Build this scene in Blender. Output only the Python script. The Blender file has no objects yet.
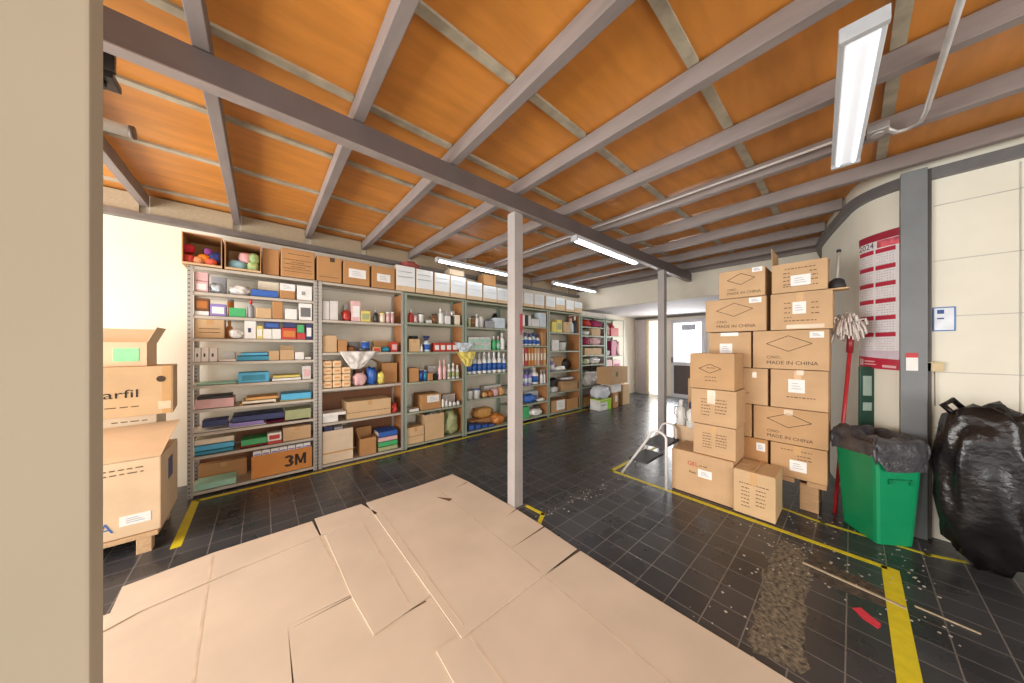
import bpy, bmesh, math, random
from mathutils import Vector, Matrix, noise
random.seed(7)
PI = math.pi
S = bpy.context.scene
COL = S.collection

# ------------------------------------------------------------------ camera
H = 1.45                       # eye height; X runs along the shelf wall, Y towards it
CX, CY, FPX = 519.0, 347.0, 292.5
ANG = math.atan2(852 - CX, FPX)
cam = bpy.data.cameras.new('camera'); cam_o = bpy.data.objects.new('camera', cam)
COL.objects.link(cam_o); S.camera = cam_o
cam_o.location = (0, 0, H); cam_o.rotation_euler = (PI/2, 0, ANG - PI/2)
cam.sensor_fit = 'HORIZONTAL'; cam.sensor_width = 36; cam.lens = FPX/1024*36
cam.shift_x = -(CX - 512)/1024; cam.shift_y = (CY - 341.5)/1024
cam.clip_start = .02
# ------------------------------------------------------------------ sky, daylight, exposure
W = bpy.data.worlds.new('sky'); S.world = W; W.use_nodes = True
W.node_tree.nodes['Background'].inputs[0].default_value = (1, .98, .955, 1)
W.node_tree.nodes['Background'].inputs[1].default_value = 1.25
S.view_settings.view_transform = 'Standard'; S.view_settings.look = 'None'
S.view_settings.exposure = 0.78; S.view_settings.gamma = 1
S.view_settings.use_curve_mapping = False
def daylight(name, loc, target, sx, sy, power, col=(1, .96, .9)):
    l = bpy.data.lights.new(name, 'AREA'); l.shape = 'RECTANGLE'; l.size = sx; l.size_y = sy
    l.energy = power; l.color = col
    o = bpy.data.objects.new(name, l); COL.objects.link(o); o.location = loc
    o.rotation_euler = (Vector(target) - Vector(loc)).to_track_quat('-Z', 'Y').to_euler()
daylight('unseen_gate_fill', (.4, -2.9, 1.4), (1.6, 3, 1.2), 2.6, 2.2, 58, (1, .98, .95))  # fill light added behind the camera to brighten the shelf fronts
daylight('side_door_daylight', (-3.6, 2.4, 1.3), (1.5, 2.9, 1.9), 3.2, 2.2, 175, (1, .98, .95))
daylight('far_door_daylight', (8.9, 3.3, 1.2), (5, 2.4, .7), 1.4, 1.8, 40, (.96, .98, 1))

# ------------------------------------------------------------------ helpers
Fv = (math.cos(ANG), math.sin(ANG)); Rv = (math.sin(ANG), -math.cos(ANG))
def ray(u, v):
    r = (u - CX)/FPX
    return Fv[0] + r*Rv[0], Fv[1] + r*Rv[1], (CY - v)/FPX
def onY(u, v, Y):
    d = ray(u, v); t = Y/d[1]; return d[0]*t, Y, H + d[2]*t
def onX(u, v, X):
    d = ray(u, v); t = X/d[0]; return X, d[1]*t, H + d[2]*t

def lin(h):
    h = h.lstrip('#'); r = []
    for i in (0, 2, 4):
        c = int(h[i:i+2], 16)/255
        r.append(c/12.92 if c <= .04045 else ((c+.055)/1.055)**2.4)
    return (*r, 1)
MATS = {}
def nodes(m):
    m.use_nodes = True; nt = m.node_tree
    return nt, nt.nodes['Principled BSDF']
def M(hexc, rough=.6, kind='plain', metal=0.0, var=.12, scale=9, bump=0.0, alpha=None):
    key = (hexc, rough, kind, metal, var, scale, bump, alpha)
    if key in MATS: return MATS[key]
    m = bpy.data.materials.new(kind + '_' + hexc.lstrip('#')); nt, b = nodes(m); N = nt.nodes; L = nt.links
    b.inputs['Roughness'].default_value = rough; b.inputs['Metallic'].default_value = metal
    c = lin(hexc)
    tc = N.new('ShaderNodeTexCoord'); mp = N.new('ShaderNodeMapping'); L.new(tc.outputs['Object'], mp.inputs[0])
    nz = N.new('ShaderNodeTexNoise'); nz.inputs['Scale'].default_value = scale; nz.inputs['Detail'].default_value = 5
    L.new(mp.outputs[0], nz.inputs['Vector'])
    if kind == 'ply': mp.inputs['Scale'].default_value = (1.0, 5, 1)
    if kind == 'card': mp.inputs['Scale'].default_value = (1, 1, 1)
    if kind == 'wood': mp.inputs['Scale'].default_value = (6, 1.2, 6)
    rp = N.new('ShaderNodeValToRGB'); L.new(nz.outputs['Fac'], rp.inputs[0])
    rp.color_ramp.elements[0].position = .3; rp.color_ramp.elements[1].position = .7
    rp.color_ramp.elements[0].color = tuple(x*(1-var) for x in c[:3]) + (1,)
    rp.color_ramp.elements[1].color = tuple(min(1, x*(1+var)) for x in c[:3]) + (1,)
    L.new(rp.outputs[0], b.inputs['Base Color'])
    if bump:
        bp = N.new('ShaderNodeBump'); bp.inputs['Strength'].default_value = bump; bp.inputs['Distance'].default_value = .01
        n2 = N.new('ShaderNodeTexNoise'); n2.inputs['Scale'].default_value = scale*3; n2.inputs['Detail'].default_value = 4
        L.new(tc.outputs['Object'], n2.inputs['Vector']); L.new(n2.outputs['Fac'], bp.inputs['Height']); L.new(bp.outputs[0], b.inputs['Normal'])
    if alpha is not None:
        b.inputs['Alpha'].default_value = alpha
    MATS[key] = m
    return m
def emis(hexc, st):
    key = ('e', hexc, st)
    if key in MATS: return MATS[key]
    m = bpy.data.materials.new('lit_' + hexc.lstrip('#')); nt, b = nodes(m)
    b.inputs['Base Color'].default_value = lin(hexc); b.inputs['Emission Color'].default_value = lin(hexc)
    b.inputs['Emission Strength'].default_value = st; MATS[key] = m
    return m
CARD = [M(h, .75, 'card', var=.07, scale=5) for h in ('#c3a078', '#bc966b', '#cbab82', '#b58655', '#d8bd9a', '#dcc8ad')]
INK = M('#4a3a2c', .8); WHITE = M('#e9e8e4', .55, var=.03); STEEL = M('#8e8a84', .45, metal=.35, var=.08)
TAPE = M('#caa06c', .25, var=.05); CLEAR = M('#d6c2a6', .2, var=.08)

class MB:
    def __init__(s): s.b = bmesh.new()
    def _v(s, p): return s.b.verts.new(p)
    def box(s, x0, x1, y0, y1, z0, z1, bev=0, mat=None):
        r = bmesh.ops.create_cube(s.b, size=1)
        vs = r['verts']
        bmesh.ops.scale(s.b, vec=(abs(x1-x0), abs(y1-y0), abs(z1-z0)), verts=vs)
        if bev:
            es = list({e for v in vs for e in v.link_edges})
            r2 = bmesh.ops.bevel(s.b, geom=es, offset=min(bev, .45*min(abs(x1-x0), abs(y1-y0), abs(z1-z0))), segments=2, affect='EDGES', profile=.6)
            vs = list({v for f in r2['faces'] for v in f.verts} | {v for v in vs if v.is_valid})
        T = Matrix.Translation(((x0+x1)/2, (y0+y1)/2, (z0+z1)/2))
        if mat is not None: T = mat @ T
        bmesh.ops.transform(s.b, matrix=T, verts=vs)
        return s
    def lathe(s, prof, c=(0, 0, 0), seg=14, mat=None):
        rings = []
        for r, z in prof:
            ring = []
            for i in range(seg):
                a = 2*PI*i/seg; p = Vector((c[0]+r*math.cos(a), c[1]+r*math.sin(a), c[2]+z))
                if mat is not None: p = mat @ p
                ring.append(s._v(p))
            rings.append(ring)
        for A, B in zip(rings, rings[1:]):
            for i in range(seg):
                f = s.b.faces.new((A[i], A[(i+1) % seg], B[(i+1) % seg], B[i])); f.smooth = True
        s.b.faces.new(list(reversed(rings[0]))); s.b.faces.new(rings[-1])
        return s
    def tube(s, pts, r, seg=8, r1=None):
        pts = [Vector(p) for p in pts]; rings = []
        up = Vector((0, 0, 1)); n = len(pts)
        for i, p in enumerate(pts):
            d = (pts[min(i+1, n-1)] - pts[max(i-1, 0)]).normalized()
            a = d.cross(up)
            if a.length < 1e-3: a = d.cross(Vector((0, 1, 0)))
            a.normalize(); b = a.cross(d).normalized()
            rr = r if r1 is None else r + (r1 - r)*i/(n-1)
            rings.append([s._v(p + rr*(math.cos(2*PI*k/seg)*a + math.sin(2*PI*k/seg)*b)) for k in range(seg)])
        for A, B in zip(rings, rings[1:]):
            for i in range(seg):
                f = s.b.faces.new((A[i], A[(i+1) % seg], B[(i+1) % seg], B[i])); f.smooth = True
        s.b.faces.new(list(reversed(rings[0]))); s.b.faces.new(rings[-1])
        return s
    def prism(s, pts, z0, z1):
        lo = [s._v((x, y, z0)) for x, y in pts]; hi = [s._v((x, y, z1)) for x, y in pts]
        n = len(pts)
        s.b.faces.new(list(reversed(lo))); s.b.faces.new(hi)
        for i in range(n): s.b.faces.new((lo[i], lo[(i+1) % n], hi[(i+1) % n], hi[i]))
        return s
    def sheet(s, pts3, th):            # slab through a strip of quads [(p,q),...] extruded along normal by th
        for (a, b), (c, d) in zip(pts3, pts3[1:]):
            a, b, c, d = map(Vector, (a, b, c, d))
            n = (b-a).cross(c-a).normalized()*th
            V = [s._v(p) for p in (a, b, d, c, a+n, b+n, d+n, c+n)]
            for f in ((3, 2, 1, 0), (4, 5, 6, 7), (0, 1, 5, 4), (1, 2, 6, 5), (2, 3, 7, 6), (3, 0, 4, 7)):
                s.b.faces.new([V[i] for i in f])
        return s
    def blob(s, c, rad, seed=0, amp=.25, fr=2.2, sub=3, floor=None, top=None):
        r = bmesh.ops.create_icosphere(s.b, subdivisions=sub, radius=1)
        for v in r['verts']:
            n = v.co.normalized(); k = 1 + amp*noise.noise(n*fr + Vector((seed*3.7, seed*1.3, 0))) + amp*.5*noise.noise(n*fr*2.6 + Vector((0, seed*2.1, 5)))
            sx, sy, sz = n.x, n.y, n.z
            q = lambda t: math.copysign(abs(t)**.75, t)
            p = Vector((c[0]+rad[0]*q(sx)*k, c[1]+rad[1]*q(sy)*k, c[2]+rad[2]*q(sz)*k))
            if floor is not None and p.z < floor: p.z = floor
            if top is not None and p.z > top: p.z = top
            v.co = p
        for f in s.b.faces:
            if all(v in r['verts'] for v in f.verts[:1]): f.smooth = True
        return s
    def done(s, name, mat, parent=None, loc=None):
        bmesh.ops.recalc_face_normals(s.b, faces=s.b.faces)
        me = bpy.data.meshes.new(name); s.b.to_mesh(me); s.b.free()
        o = bpy.data.objects.new(name, me); COL.objects.link(o)
        if mat: me.materials.append(mat)
        if parent: o.parent = parent
        if loc: o.location = loc
        return o
def tag(o, label, cat, group=None, kind=None):
    o['label'] = label; o['category'] = cat
    if group: o['group'] = group
    if kind: o['kind'] = kind
    return o
def thing(name, label, cat, loc=(0, 0, 0), rz=0, group=None):
    o = bpy.data.objects.new(name, None); COL.objects.link(o); o.empty_display_size = .05
    o.location = loc; o.rotation_euler = (0, 0, rz); tag(o, label, cat, group); return o
def struct(o): o['kind'] = 'structure'; return o
def copy_part(o, parent):
    c = o.copy(); COL.objects.link(c); c.parent = parent; return c
def text(parent, s, h, x, z, y=-.0015, mat=None, name='printed_text', bold=0.0, sx=1.0, mtx=None):
    cu = bpy.data.curves.new('t', 'FONT'); cu.body = s; cu.size = h*1.38; cu.resolution_u = 2; cu.offset = 0
    to = bpy.data.objects.new('t', cu); COL.objects.link(to)
    bpy.context.view_layer.update()
    me = bpy.data.meshes.new_from_object(to.evaluated_get(bpy.context.evaluated_depsgraph_get()))
    bpy.data.objects.remove(to)
    me.transform(Matrix.Diagonal((sx, 1, 1, 1))); me.transform(Matrix.Rotation(PI/2, 4, 'X')); me.transform(Matrix.Translation((x, y, z)))
    if mtx: me.transform(mtx)
    me.name = name; o = bpy.data.objects.new(name, me); COL.objects.link(o); me.materials.clear(); me.materials.append(mat or INK); o.parent = parent
    return o

# ------------------------------------------------------------------ the setting
def floor_mat():
    m = bpy.data.materials.new('black_floor_tile'); nt, b = nodes(m); N = nt.nodes; L = nt.links
    tc = N.new('ShaderNodeTexCoord'); mp = N.new('ShaderNodeMapping'); mp.inputs['Location'].default_value = (.29, -.02, 0)
    L.new(tc.outputs['Object'], mp.inputs[0])
    br = N.new('ShaderNodeTexBrick'); br.offset = 0; br.squash = 1
    for k, v in (('Scale', 1), ('Brick Width', .172), ('Row Height', .172), ('Mortar Size', .0032), ('Mortar Smooth', .3), ('Bias', 0)): br.inputs[k].default_value = v
    br.inputs['Color1'].default_value = lin('#3c3e42'); br.inputs['Color2'].default_value = lin('#494b50'); br.inputs['Mortar'].default_value = lin('#86827f')
    L.new(mp.outputs[0], br.inputs['Vector'])
    nz = N.new('ShaderNodeTexNoise'); nz.inputs['Scale'].default_value = 3; nz.inputs['Detail'].default_value = 8; L.new(tc.outputs['Object'], nz.inputs['Vector'])
    mx = N.new('ShaderNodeMix'); mx.data_type = 'RGBA'; mx.blend_type = 'MULTIPLY'; mx.inputs['Factor'].default_value = .6
    L.new(br.outputs['Color'], mx.inputs['A']); L.new(nz.outputs['Fac'], mx.inputs['B'])
    rp = N.new('ShaderNodeMapRange'); rp.inputs['To Min'].default_value = .16; rp.inputs['To Max'].default_value = .42; L.new(nz.outputs['Fac'], rp.inputs['Value'])
    L.new(mx.outputs['Result'], b.inputs['Base Color']); L.new(rp.outputs[0], b.inputs['Roughness'])
    bp = N.new('ShaderNodeBump'); bp.inputs['Strength'].default_value = .25; bp.inputs['Distance'].default_value = .004; bp.invert = True
    L.new(br.outputs['Fac'], bp.inputs['Height']); L.new(bp.outputs[0], b.inputs['Normal'])
    return m
struct(MB().box(-4, 9.6, -4.5, 4.7, -.1, 0).done('floor', floor_mat()))
def ply_mat():
    m = M('#c98338', .42, 'ply', var=.13, scale=2.6)
    return m
PLY = ply_mat()
ceil = struct(MB().done('ceiling', PLY))
cb = bmesh.new()
m_ = MB()
xs = [-4, -2.81, -1.51, -.21, 1.08, 2.39, 3.69, 4.99, 6.15]; ys = [-4.5, -3, -1.58, -.15, .55, 1.25, 1.97, 2.68, 3.4, 3.98, 4.7]
for i in range(len(xs)-1):
    for j in range(len(ys)-1):
        m_.box(xs[i]+.002, xs[i+1]-.002, ys[j]+.003, ys[j+1]-.003, 2.945, 2.96)
m_.box(-4, 6.15, -4.5, 4.7, 2.962, 3.0)
bpy.data.objects.remove(ceil)
struct(m_.done('ceiling', PLY))
struct(MB().box(6.15, 9.6, -.5, 4.7, 2.38, 2.48).done('ceiling', M('#d9d4d6', .75, var=.03)))
CREAM = M('#e4dccb', .8, 'plaster', var=.04, scale=3, bump=.05)
struct(MB().box(-4, 9.2, 4.6, 4.75, 0, 2.95).done('wall_back', CREAM))
struct(MB().box(6.02, 6.15, -.2, 4.6, 2.37, 2.96).done('wall_lintel', CREAM))
# end wall with two openings onto daylight
e = MB()
for y0, y1, z0, z1 in ((4.24, 4.6, 0, 2.4), (3.5, 3.72, 0, 2.4), (3.72, 4.24, 2.25, 2.4), (2.6, 3.5, 2.22, 2.4), (-.5, 2.6, 0, 2.4)):
    e.box(9, 9.12, y0, y1, z0, z1)
struct(e.done('wall_end', M('#d9cfc0', .7, var=.03)))
struct(MB().box(8.93, 9, 4.22, 4.48, 0, 2.3, .005).done('trim_1', M('#b9aeb0', .5, var=.04)))
struct(MB().box(8.96, 9, 4.14, 4.21, 0, 2.3, .005).done('trim_2', M('#e0d2ae', .5, var=.04)))
struct(MB().box(8.9, 9, 2.5, 4.55, 2.31, 2.36, .004).done('trim_3', M('#5c5552', .5)))
# light coming in: a pane of glowing frosted daylight stands in each opening
w1 = struct(MB().box(9.05, 9.07, 3.72, 4.14, 0, 2.25).done('window_1', emis('#fff3dc', 1.0)))
d1 = struct(MB().box(8.98, 9.06, 3.42, 3.5, 0, 2.24, .004).box(8.98, 9.06, 2.6, 2.7, 0, 2.24, .004).box(8.98, 9.06, 2.7, 3.42, 2.14, 2.24, .004).box(8.98, 9.06, 2.7, 3.42, .92, 1.02, .004).box(8.98, 9.06, 2.7, 3.42, 0, .1, .004).done('door_1', M('#c4c2c6', .4, var=.03)))
MB().box(9.0, 9.03, 2.7, 3.42, .1, .92).done('door_panel', M('#4f423f', .5), d1)
MB().box(9.0, 9.03, 2.7, 3.42, 1.02, 2.14).done('door_glass', emis('#f4f6fa', 1.0), d1)
MB().box(8.975, 9.0, 2.85, 3.2, 1.93, 2.08).done('door_notice', M('#a9adb5', .5), d1)
MB().box(8.94, 8.98, 3.44, 3.47, 1.0, 1.15, .006).done('door_handle', M('#4a4646', .3, metal=.7), d1)
# curved wall on the right
CW = [(3.84, -4.4), (3.84, -.40), (3.87, -.28), (3.93, -.17), (4.02, -.08), (4.17, -.01), (4.42, .05), (4.72, .12), (5.2, .22), (5.5, .26), (6.1, .25)]
def smooth_path(P, n=5):
    out = []
    for i in range(len(P)-1):
        p0, p1, p2, p3 = [Vector(P[min(max(k, 0), len(P)-1)]) for k in (i-1, i, i+1, i+2)]
        for t in [k/n for k in range(n)]:
            out.append(.5*((2*p1) + (p2-p0)*t + (2*p0-5*p1+4*p2-p3)*t*t + (3*p1-p0-3*p2+p3)*t**3))
    out.append(Vector(P[-1])); return [(p.x, p.y) for p in out]
SP = [(3.84, -4.4)] + smooth_path(CW[1:], 6)
def offs(path, d):
    out = []
    for i, p in enumerate(path):
        a = Vector(path[max(i-1, 0)]); b = Vector(path[min(i+1, len(path)-1)]); t = (b-a).normalized()
        out.append((p[0] - t.y*d, p[1] + t.x*d))   # left of travel (towards the room) for d > 0
    return out
wr = MB()
back = offs(SP, -.12)
for i in range(len(SP)-1):
    wr.prism([SP[i], back[i], back[i+1], SP[i+1]], 0, 2.945)
struct(wr.done('wall_right', M('#e4e0d0', .75, 'plaster', var=.04, scale=3, bump=.06)))
ch = MB(); o1 = offs(SP, .05)
for i in range(len(SP)-1):
    ch.prism([SP[i], SP[i+1], o1[i+1], o1[i]], 2.72, 2.80)
struct(ch.done('trim_4', M('#6f6d6d', .45, metal=.2)))
blk = MB()
for k in range(1, 7): blk.box(3.836, 3.84, -2.4, -.41, k*.42-.003, k*.42+.003)
for k, y in enumerate((-.75, -1.15, -1.55, -1.95)): blk.box(3.836, 3.84, y-.003, y+.003, 0, 2.7)
struct(blk.done('trim_5', M('#bdbab0', .8)))
fw = MB()
for x0, x1, z0 in ((-4, -.9, 0), (1.7, 3.84, 0), (-.9, 1.7, 2.5)): fw.box(x0, x1, -3.1, -3.0, z0, 2.945)
struct(fw.done('wall_unseen_block', CREAM))  # unseen wall added behind the camera to hold back ambient light
# near jamb at the left of the view
struct(MB().box(-1.7, -.2165, .84, .9, 0, 2.95, .004).done('wall_jamb', M('#aea48f', .7, 'plaster', var=.03, scale=3)))
# channel and blocking boards along the top of the shelf wall
struct(MB().box(-4, 6.0, 4.52, 4.6, 2.69, 2.745).done('trim_6', M('#77706b', .5, metal=.2)))
BL = M('#a8977c', .7, 'wood', var=.1)
RX = [-2.16, -1.51, -.86, -.21, .44, 1.08, 1.73, 2.39, 3.04, 3.69, 4.34, 4.99, 5.60, 5.95]
bm_ = MB()
for a, b in zip(RX, RX[1:]): bm_.box(a+.035, b-.035, 4.55, 4.6, 2.75, 2.93)
struct(bm_.done('trim_7', BL))

# ------------------------------------------------------------------ steel and timber frame
STL = M('#6a6160', .45, metal=.25, var=.08, scale=6)
RAF = M('#857b77', .55, 'wood', var=.12, scale=3)
ORD = ['first', 'second', 'third', 'fourth', 'fifth', 'sixth', 'seventh', 'eighth', 'ninth', 'tenth', 'eleventh', 'twelfth', 'thirteenth', 'fourteenth']
def wall_y(x):
    for (a, b), (c, d) in zip(SP[1:], SP[2:]):
        if a <= x <= c: return b + (d-b)*(x-a)/max(c-a, 1e-6)
    return None
bt = thing('main_beam', 'long dark grey steel beam crossing the ceiling over the two posts', 'beam', (0, 0, 0))
MB().box(-3.5, 6.01, 1.97, 2.03, 2.675, 2.815, .004).done('web', STL, bt)
MB().box(-3.5, 6.01, 1.965, 2.035, 2.667, 2.675, .002).done('flange', M('#9a8f8a', .5, metal=.2), bt)  # underside coloured lighter to stand in for light bounced off the floor
n = 0
for i, x in enumerate(RX):
    if i < 2: continue
    y0 = -4.4
    wy = wall_y(x)
    if wy is not None: y0 = wy + .03
    r = MB().box(x-.03, x+.03, y0, 4.545, 2.82, 2.925, .004).done('ceiling_rafter', RAF)
    if x == 5.95: tag(r, 'last grey rafter, closest to the cream lintel', 'rafter', 'ceiling rafters')
    else: tag(r, '%s grey wooden rafter crossing over the main beam, counting from the left jamb' % ORD[i-2], 'rafter', 'ceiling rafters')
BT = M('#a59c88', .5, var=.3, scale=7)
for k, y in enumerate((4.33, 3.4, 2.68, 1.97, 1.25, .55, -.15, -1.58)):
    b = MB()
    for a, c in zip(RX, RX[1:]):
        if y < .6 and c > 4.6: continue
        b.box(a+.03, c-.03, y-.026, y+.026, 2.928, 2.945)
    tag(b.done('ceiling_batten', BT), '%s grey batten under the plywood, counting out from the shelf wall' % ORD[k], 'batten', 'ceiling battens')
def post(x, y, z1, label):
    t = thing('steel_post', label, 'post', (x, y, 0))
    MB().box(-.05, .05, -.05, .05, 0, z1, .004).box(-.002, .002, -.0525, -.05, .02, z1-.02).done('shaft', M('#a7a19e', .45, metal=.1, var=.06, scale=5), t)
    MB().box(-.075, .075, -.075, .075, 0, .006).done('base_plate', STL, t)
    return t
p1 = post(1.745, 2.04, 2.667, 'grey square steel post in the middle of the room by the cardboard sheets')
g = MB().box(.012, .042, -.058, -.053, 1.60, 1.75, .002).prism([(.02, -.057), (.034, -.057), (.034, -.0535), (.02, -.0535)], 1.56, 1.61)
tag(g.done('red_tag', M('#b0394a', .5), None, (1.745, 2.04, 0)), 'small red tag hanging on the right side of the centre post', 'tag')
p2 = post(4.80, 2.0, 2.667, 'thinner looking grey steel post farther back behind the step stool')
# right pillar against the calendar wall
t = thing('steel_column', 'broad grey steel column standing by the calendar on the right wall', 'post', (3.79, -.312, 0))
MB().box(-.05, .05, -.062, .062, 0, 2.8, .004).done('shaft', M('#777b7d', .5, metal=.15, var=.08, scale=5), t)
MB().box(.0, .062, -.085, -.062, 0, 2.8, .003).done('side_flange', M('#57534f', .5, metal=.2), t)
t = thing('warning_sticker', 'small white notice with red heading stuck on the broad grey column', 'sticker', onX(912, 370, 3.7365))
MB().box(-.002, .001, -.028, .028, -.005, .13).done('paper', WHITE, t)
MB().box(-.003, -.002, -.028, .028, .095, .13).done('heading', M('#c23a3c', .5), t)
# conduit with junction box, bracket, pipe
t = thing('electrical_conduit', 'thin white conduit running under a rafter to the junction box', 'conduit', (0, 0, 0))
MB().tube([(2.93, 3.95, 2.85), (2.93, .0, 2.85), (2.9, -.06, 2.81)], .009).done('straight_pipe', M('#cfcac4', .4), t)
MB().tube([(2.90, -.14, 2.80), (2.99, -.18, 2.80), (3.0, -.22, 2.80), (2.96, -.27, 2.80), (2.85, -.28, 2.80), (1.6, -.28, 2.80)], .013).done('bent_pipe', M('#b9b6b4', .4, metal=.3), t)
MB().box(2.82, 2.90, -.15, -.06, 2.77, 2.815, .006).lathe([(.03, 0), (.03, .015)], (2.86, -.105, 2.757)).done('junction_box', M('#a19d99', .4, metal=.4), t)
MB().tube([(2.80, -.02, 2.785), (2.86, .02, 2.79), (2.9, -.02, 2.785)], .008).done('clamp', M('#b9b6b4', .4), t)
t = MB().tube([(4.83, 2.06, 2.79), (4.83, 3.9, 2.79)], .01).done('electrical_conduit', M('#cfcac4', .4)); tag(t, 'thin white conduit running from the farther post towards the shelf wall', 'conduit')
t = thing('steel_bracket', 'dark steel bracket high beside the jamb, top left', 'bracket', (-.50, 2.12, 2.64))
MB().box(-.16, .02, -.012, .012, .0, .18, .003).done('plate', M('#453f3c', .4, metal=.5), t)
MB().box(-.16, .015, -.012, .10, -.03, 0, .003).lathe([(.018, 0), (.018, .03)], (-.03, .04, -.055)).done('foot', M('#2f2b29', .4, metal=.5), t)
t = thing('ceiling_tube', 'short white tube with a dark end cap under the left ceiling', 'pipe', (-.55, 2.88, 2.75))
MB().tube([(-1.2, 0, 0), (-.05, 0, 0)], .035, 14).done('tube', M('#f2efe8', .4), t)
MB().tube([(-.05, 0, 0), (-.03, 0, 0)], .037, 14).done('end_cap', M('#5a4a40', .5), t)

# ------------------------------------------------------------------ lamps
def lamp(label, x0, x1, y, z, wd, st, rz=0, hang=()):
    t = thing('fluorescent_lamp', label, 'lamp', ((x0+x1)/2, y, z), rz, 'fluorescent ceiling lamps'); L = (x1-x0)/2
    MB().box(-L, L, -wd/2, wd/2, .012, .05, .006).done('housing', M('#c9cdd0', .4, var=.03), t)
    MB().box(-L+.03, L-.03, -wd*.36, wd*.36, -.012, .012, .01).done('diffuser', emis('#f3f8ff', st), t)
    for sgn in (-1, 1): MB().box(sgn*L-.015, sgn*L+.015, -wd/2, wd/2, -.012, .05, .004).done('end_cap', M('#b9bcbf', .4), t)
    for hx in hang: MB().tube([(hx, 0, .048), (hx, 0, 2.822-z)], .006, 6).done('hanger', M('#b9bcbf', .4), t)
    return t
t = lamp('large white batten lamp close overhead at upper right', 1.86, 3.12, .0, 2.75, .14, .2, .05)
for y in (-.035, .035): MB().tube([(-.58, y, -.016), (.58, y, -.016)], .009, 8).done('tube', emis('#ffffff', .75), t)
lamp('slim lit lamp fixed along the underside of the main beam', 2.55, 3.92, 1.99, 2.612, .08, 5)
lamp('slim lit lamp over the white boxes, left of the centre post', 1.92, 3.25, 4.0, 2.71, .08, 6, hang=(-.195, .455))
lamp('slim lit lamp over the shelves, right of the centre post', 4.40, 5.85, 3.96, 2.73, .08, 5, hang=(-.135, .475))

# ------------------------------------------------------------------ cartons
def carton(label, x, y, z, w, d, h, rz=0, tone=0, op=False, tape=True, stick=(), prints=(), group=None, name='cardboard_box', flaps=None, mat=None, topflaps=False):
    t = thing(name, label, 'box', (x, y, z), rz, group); m = mat or CARD[tone]
    if not op:
        b = MB().box(0, w, 0, d, 0, h, .006)
        b.done('body', m, t)
        if topflaps:
            MB().box(.004, w-.004, .004, d/2-.003, h-.001, h+.004, .0015).done('flap', m, t); MB().box(.004, w-.004, d/2+.003, d-.004, h-.001, h+.004, .0015).done('flap', m, t)
        if tape: MB().box(w/2-.024, w/2+.024, -.0014, .001, h*.72, h-.004).done('packing_tape', TAPE, t)
    else:
        k = .006
        MB().box(0, w, 0, k, 0, h).box(0, w, d-k, d, 0, h).box(0, k, k, d-k, 0, h).box(w-k, w, k, d-k, 0, h).box(k, w-k, k, d-k, 0, k).done('body', m, t)
        for side, ang in (flaps or {}).items():
            L = d*.45
            a = math.radians(ang); dz, dd = L*math.cos(a), L*math.sin(a)
            if side == 'f': q = [((0, 0, h), (w, 0, h)), ((0, -dd, h+dz), (w, -dd, h+dz))]
            if side == 'b': q = [((0, d, h), (w, d, h)), ((0, d+dd, h+dz), (w, d+dd, h+dz))]
            if side == 'l': q = [((0, 0, h), (0, d, h)), ((-dd, 0, h+dz), (-dd, d, h+dz))]
            if side == 'r': q = [((w, 0, h), (w, d, h)), ((w+dd, 0, h+dz), (w+dd, d, h+dz))]
            MB().sheet(q, .004).done('flap', m, t)
    for s_ in stick:
        x0, x1, z0, z1 = s_[:4]
        o = MB().box(x0*w, x1*w, -.002, .001, z0*h, z1*h).done('paper_label', s_[4] if len(s_) > 4 else WHITE, t)
        for k in range(3):
            zz = (z0 + (z1-z0)*(.3+.2*k))*h
            if (z1-z0)*h > .04 and len(s_) <= 4: MB().box((x0+(x1-x0)*.2)*w, (x0+(x1-x0)*(.8-.1*k))*w, -.0028, -.002, zz-.002, zz+.002).done('writing', M('#9a9ca6', .8), o)
    for p in prints:
        if p[0] == 'T': text(t, p[1], p[4]*h, p[2]*w, p[3]*h, -.0016, p[5] if len(p) > 5 else INK, bold=p[6] if len(p) > 6 else .004)
        if p[0] == 'D':
            cx, cz, rx, rz_ = p[1]*w, p[2]*h, p[3]*w, p[4]*h; b = MB(); th = .0022
            P = [(cx-rx, cz), (cx, cz+rz_), (cx+rx, cz), (cx, cz-rz_)]
            for (a, c), (e_, f_) in zip(P, P[1:]+P[:1]): b.tube([(a, -.001, c), (e_, -.001, f_)], th, 4)
            b.done('diamond_mark', INK, t)
        if p[0] == 'L':
            b = MB(); x0, x1, zt, n_, dz = p[1:6]
            for k in range(n_):
                xe = x0
                while xe < x1 - .01:
                    ln = random.uniform(.025, .07); b.box(xe*w, min(xe+ln, x1)*w, -.0012, .001, (zt-k*dz)*h-.004, (zt-k*dz)*h+.004); xe += ln + .02
            b.done('printed_lines', M('#6b5138', .8), t)
    return t
RZ = -PI/2
XF = 3.55
def rbox(label, yl, yr, z0, z1, d=.42, xf=XF, **k):
    return carton(label, xf, yl, z0, yl-yr, d, z1-z0, rz=RZ, group='cartons stacked by the right wall', **k)
MIC = lambda z=.2: (('D', .5, .66, .3, .2), ('T', 'C/NO.:', .2, .27, .075), ('T', 'MADE IN CHINA', .2, .12, .095))
BLK = (('L', .25, .8, .8, 1, .1), ('L', .22, .36, .66, 4, .13), ('L', .7, .84, .66, 3, .14), ('L', .22, .85, .2, 1, .1))
t = rbox('bottom right carton of the big stack, white label low on its face', .50, .135, .285, .575, tone=1, stick=((.36, .66, .22, .55),), prints=(('L', .2, .75, .84, 1, .1), ('L', .5, .75, .7, 2, .1)))
rbox('small carton with white label at the bottom left of the big stack', .74, .52, .285, .575, tone=3, tape=False, stick=((.62, .92, .62, .88),))
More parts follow.
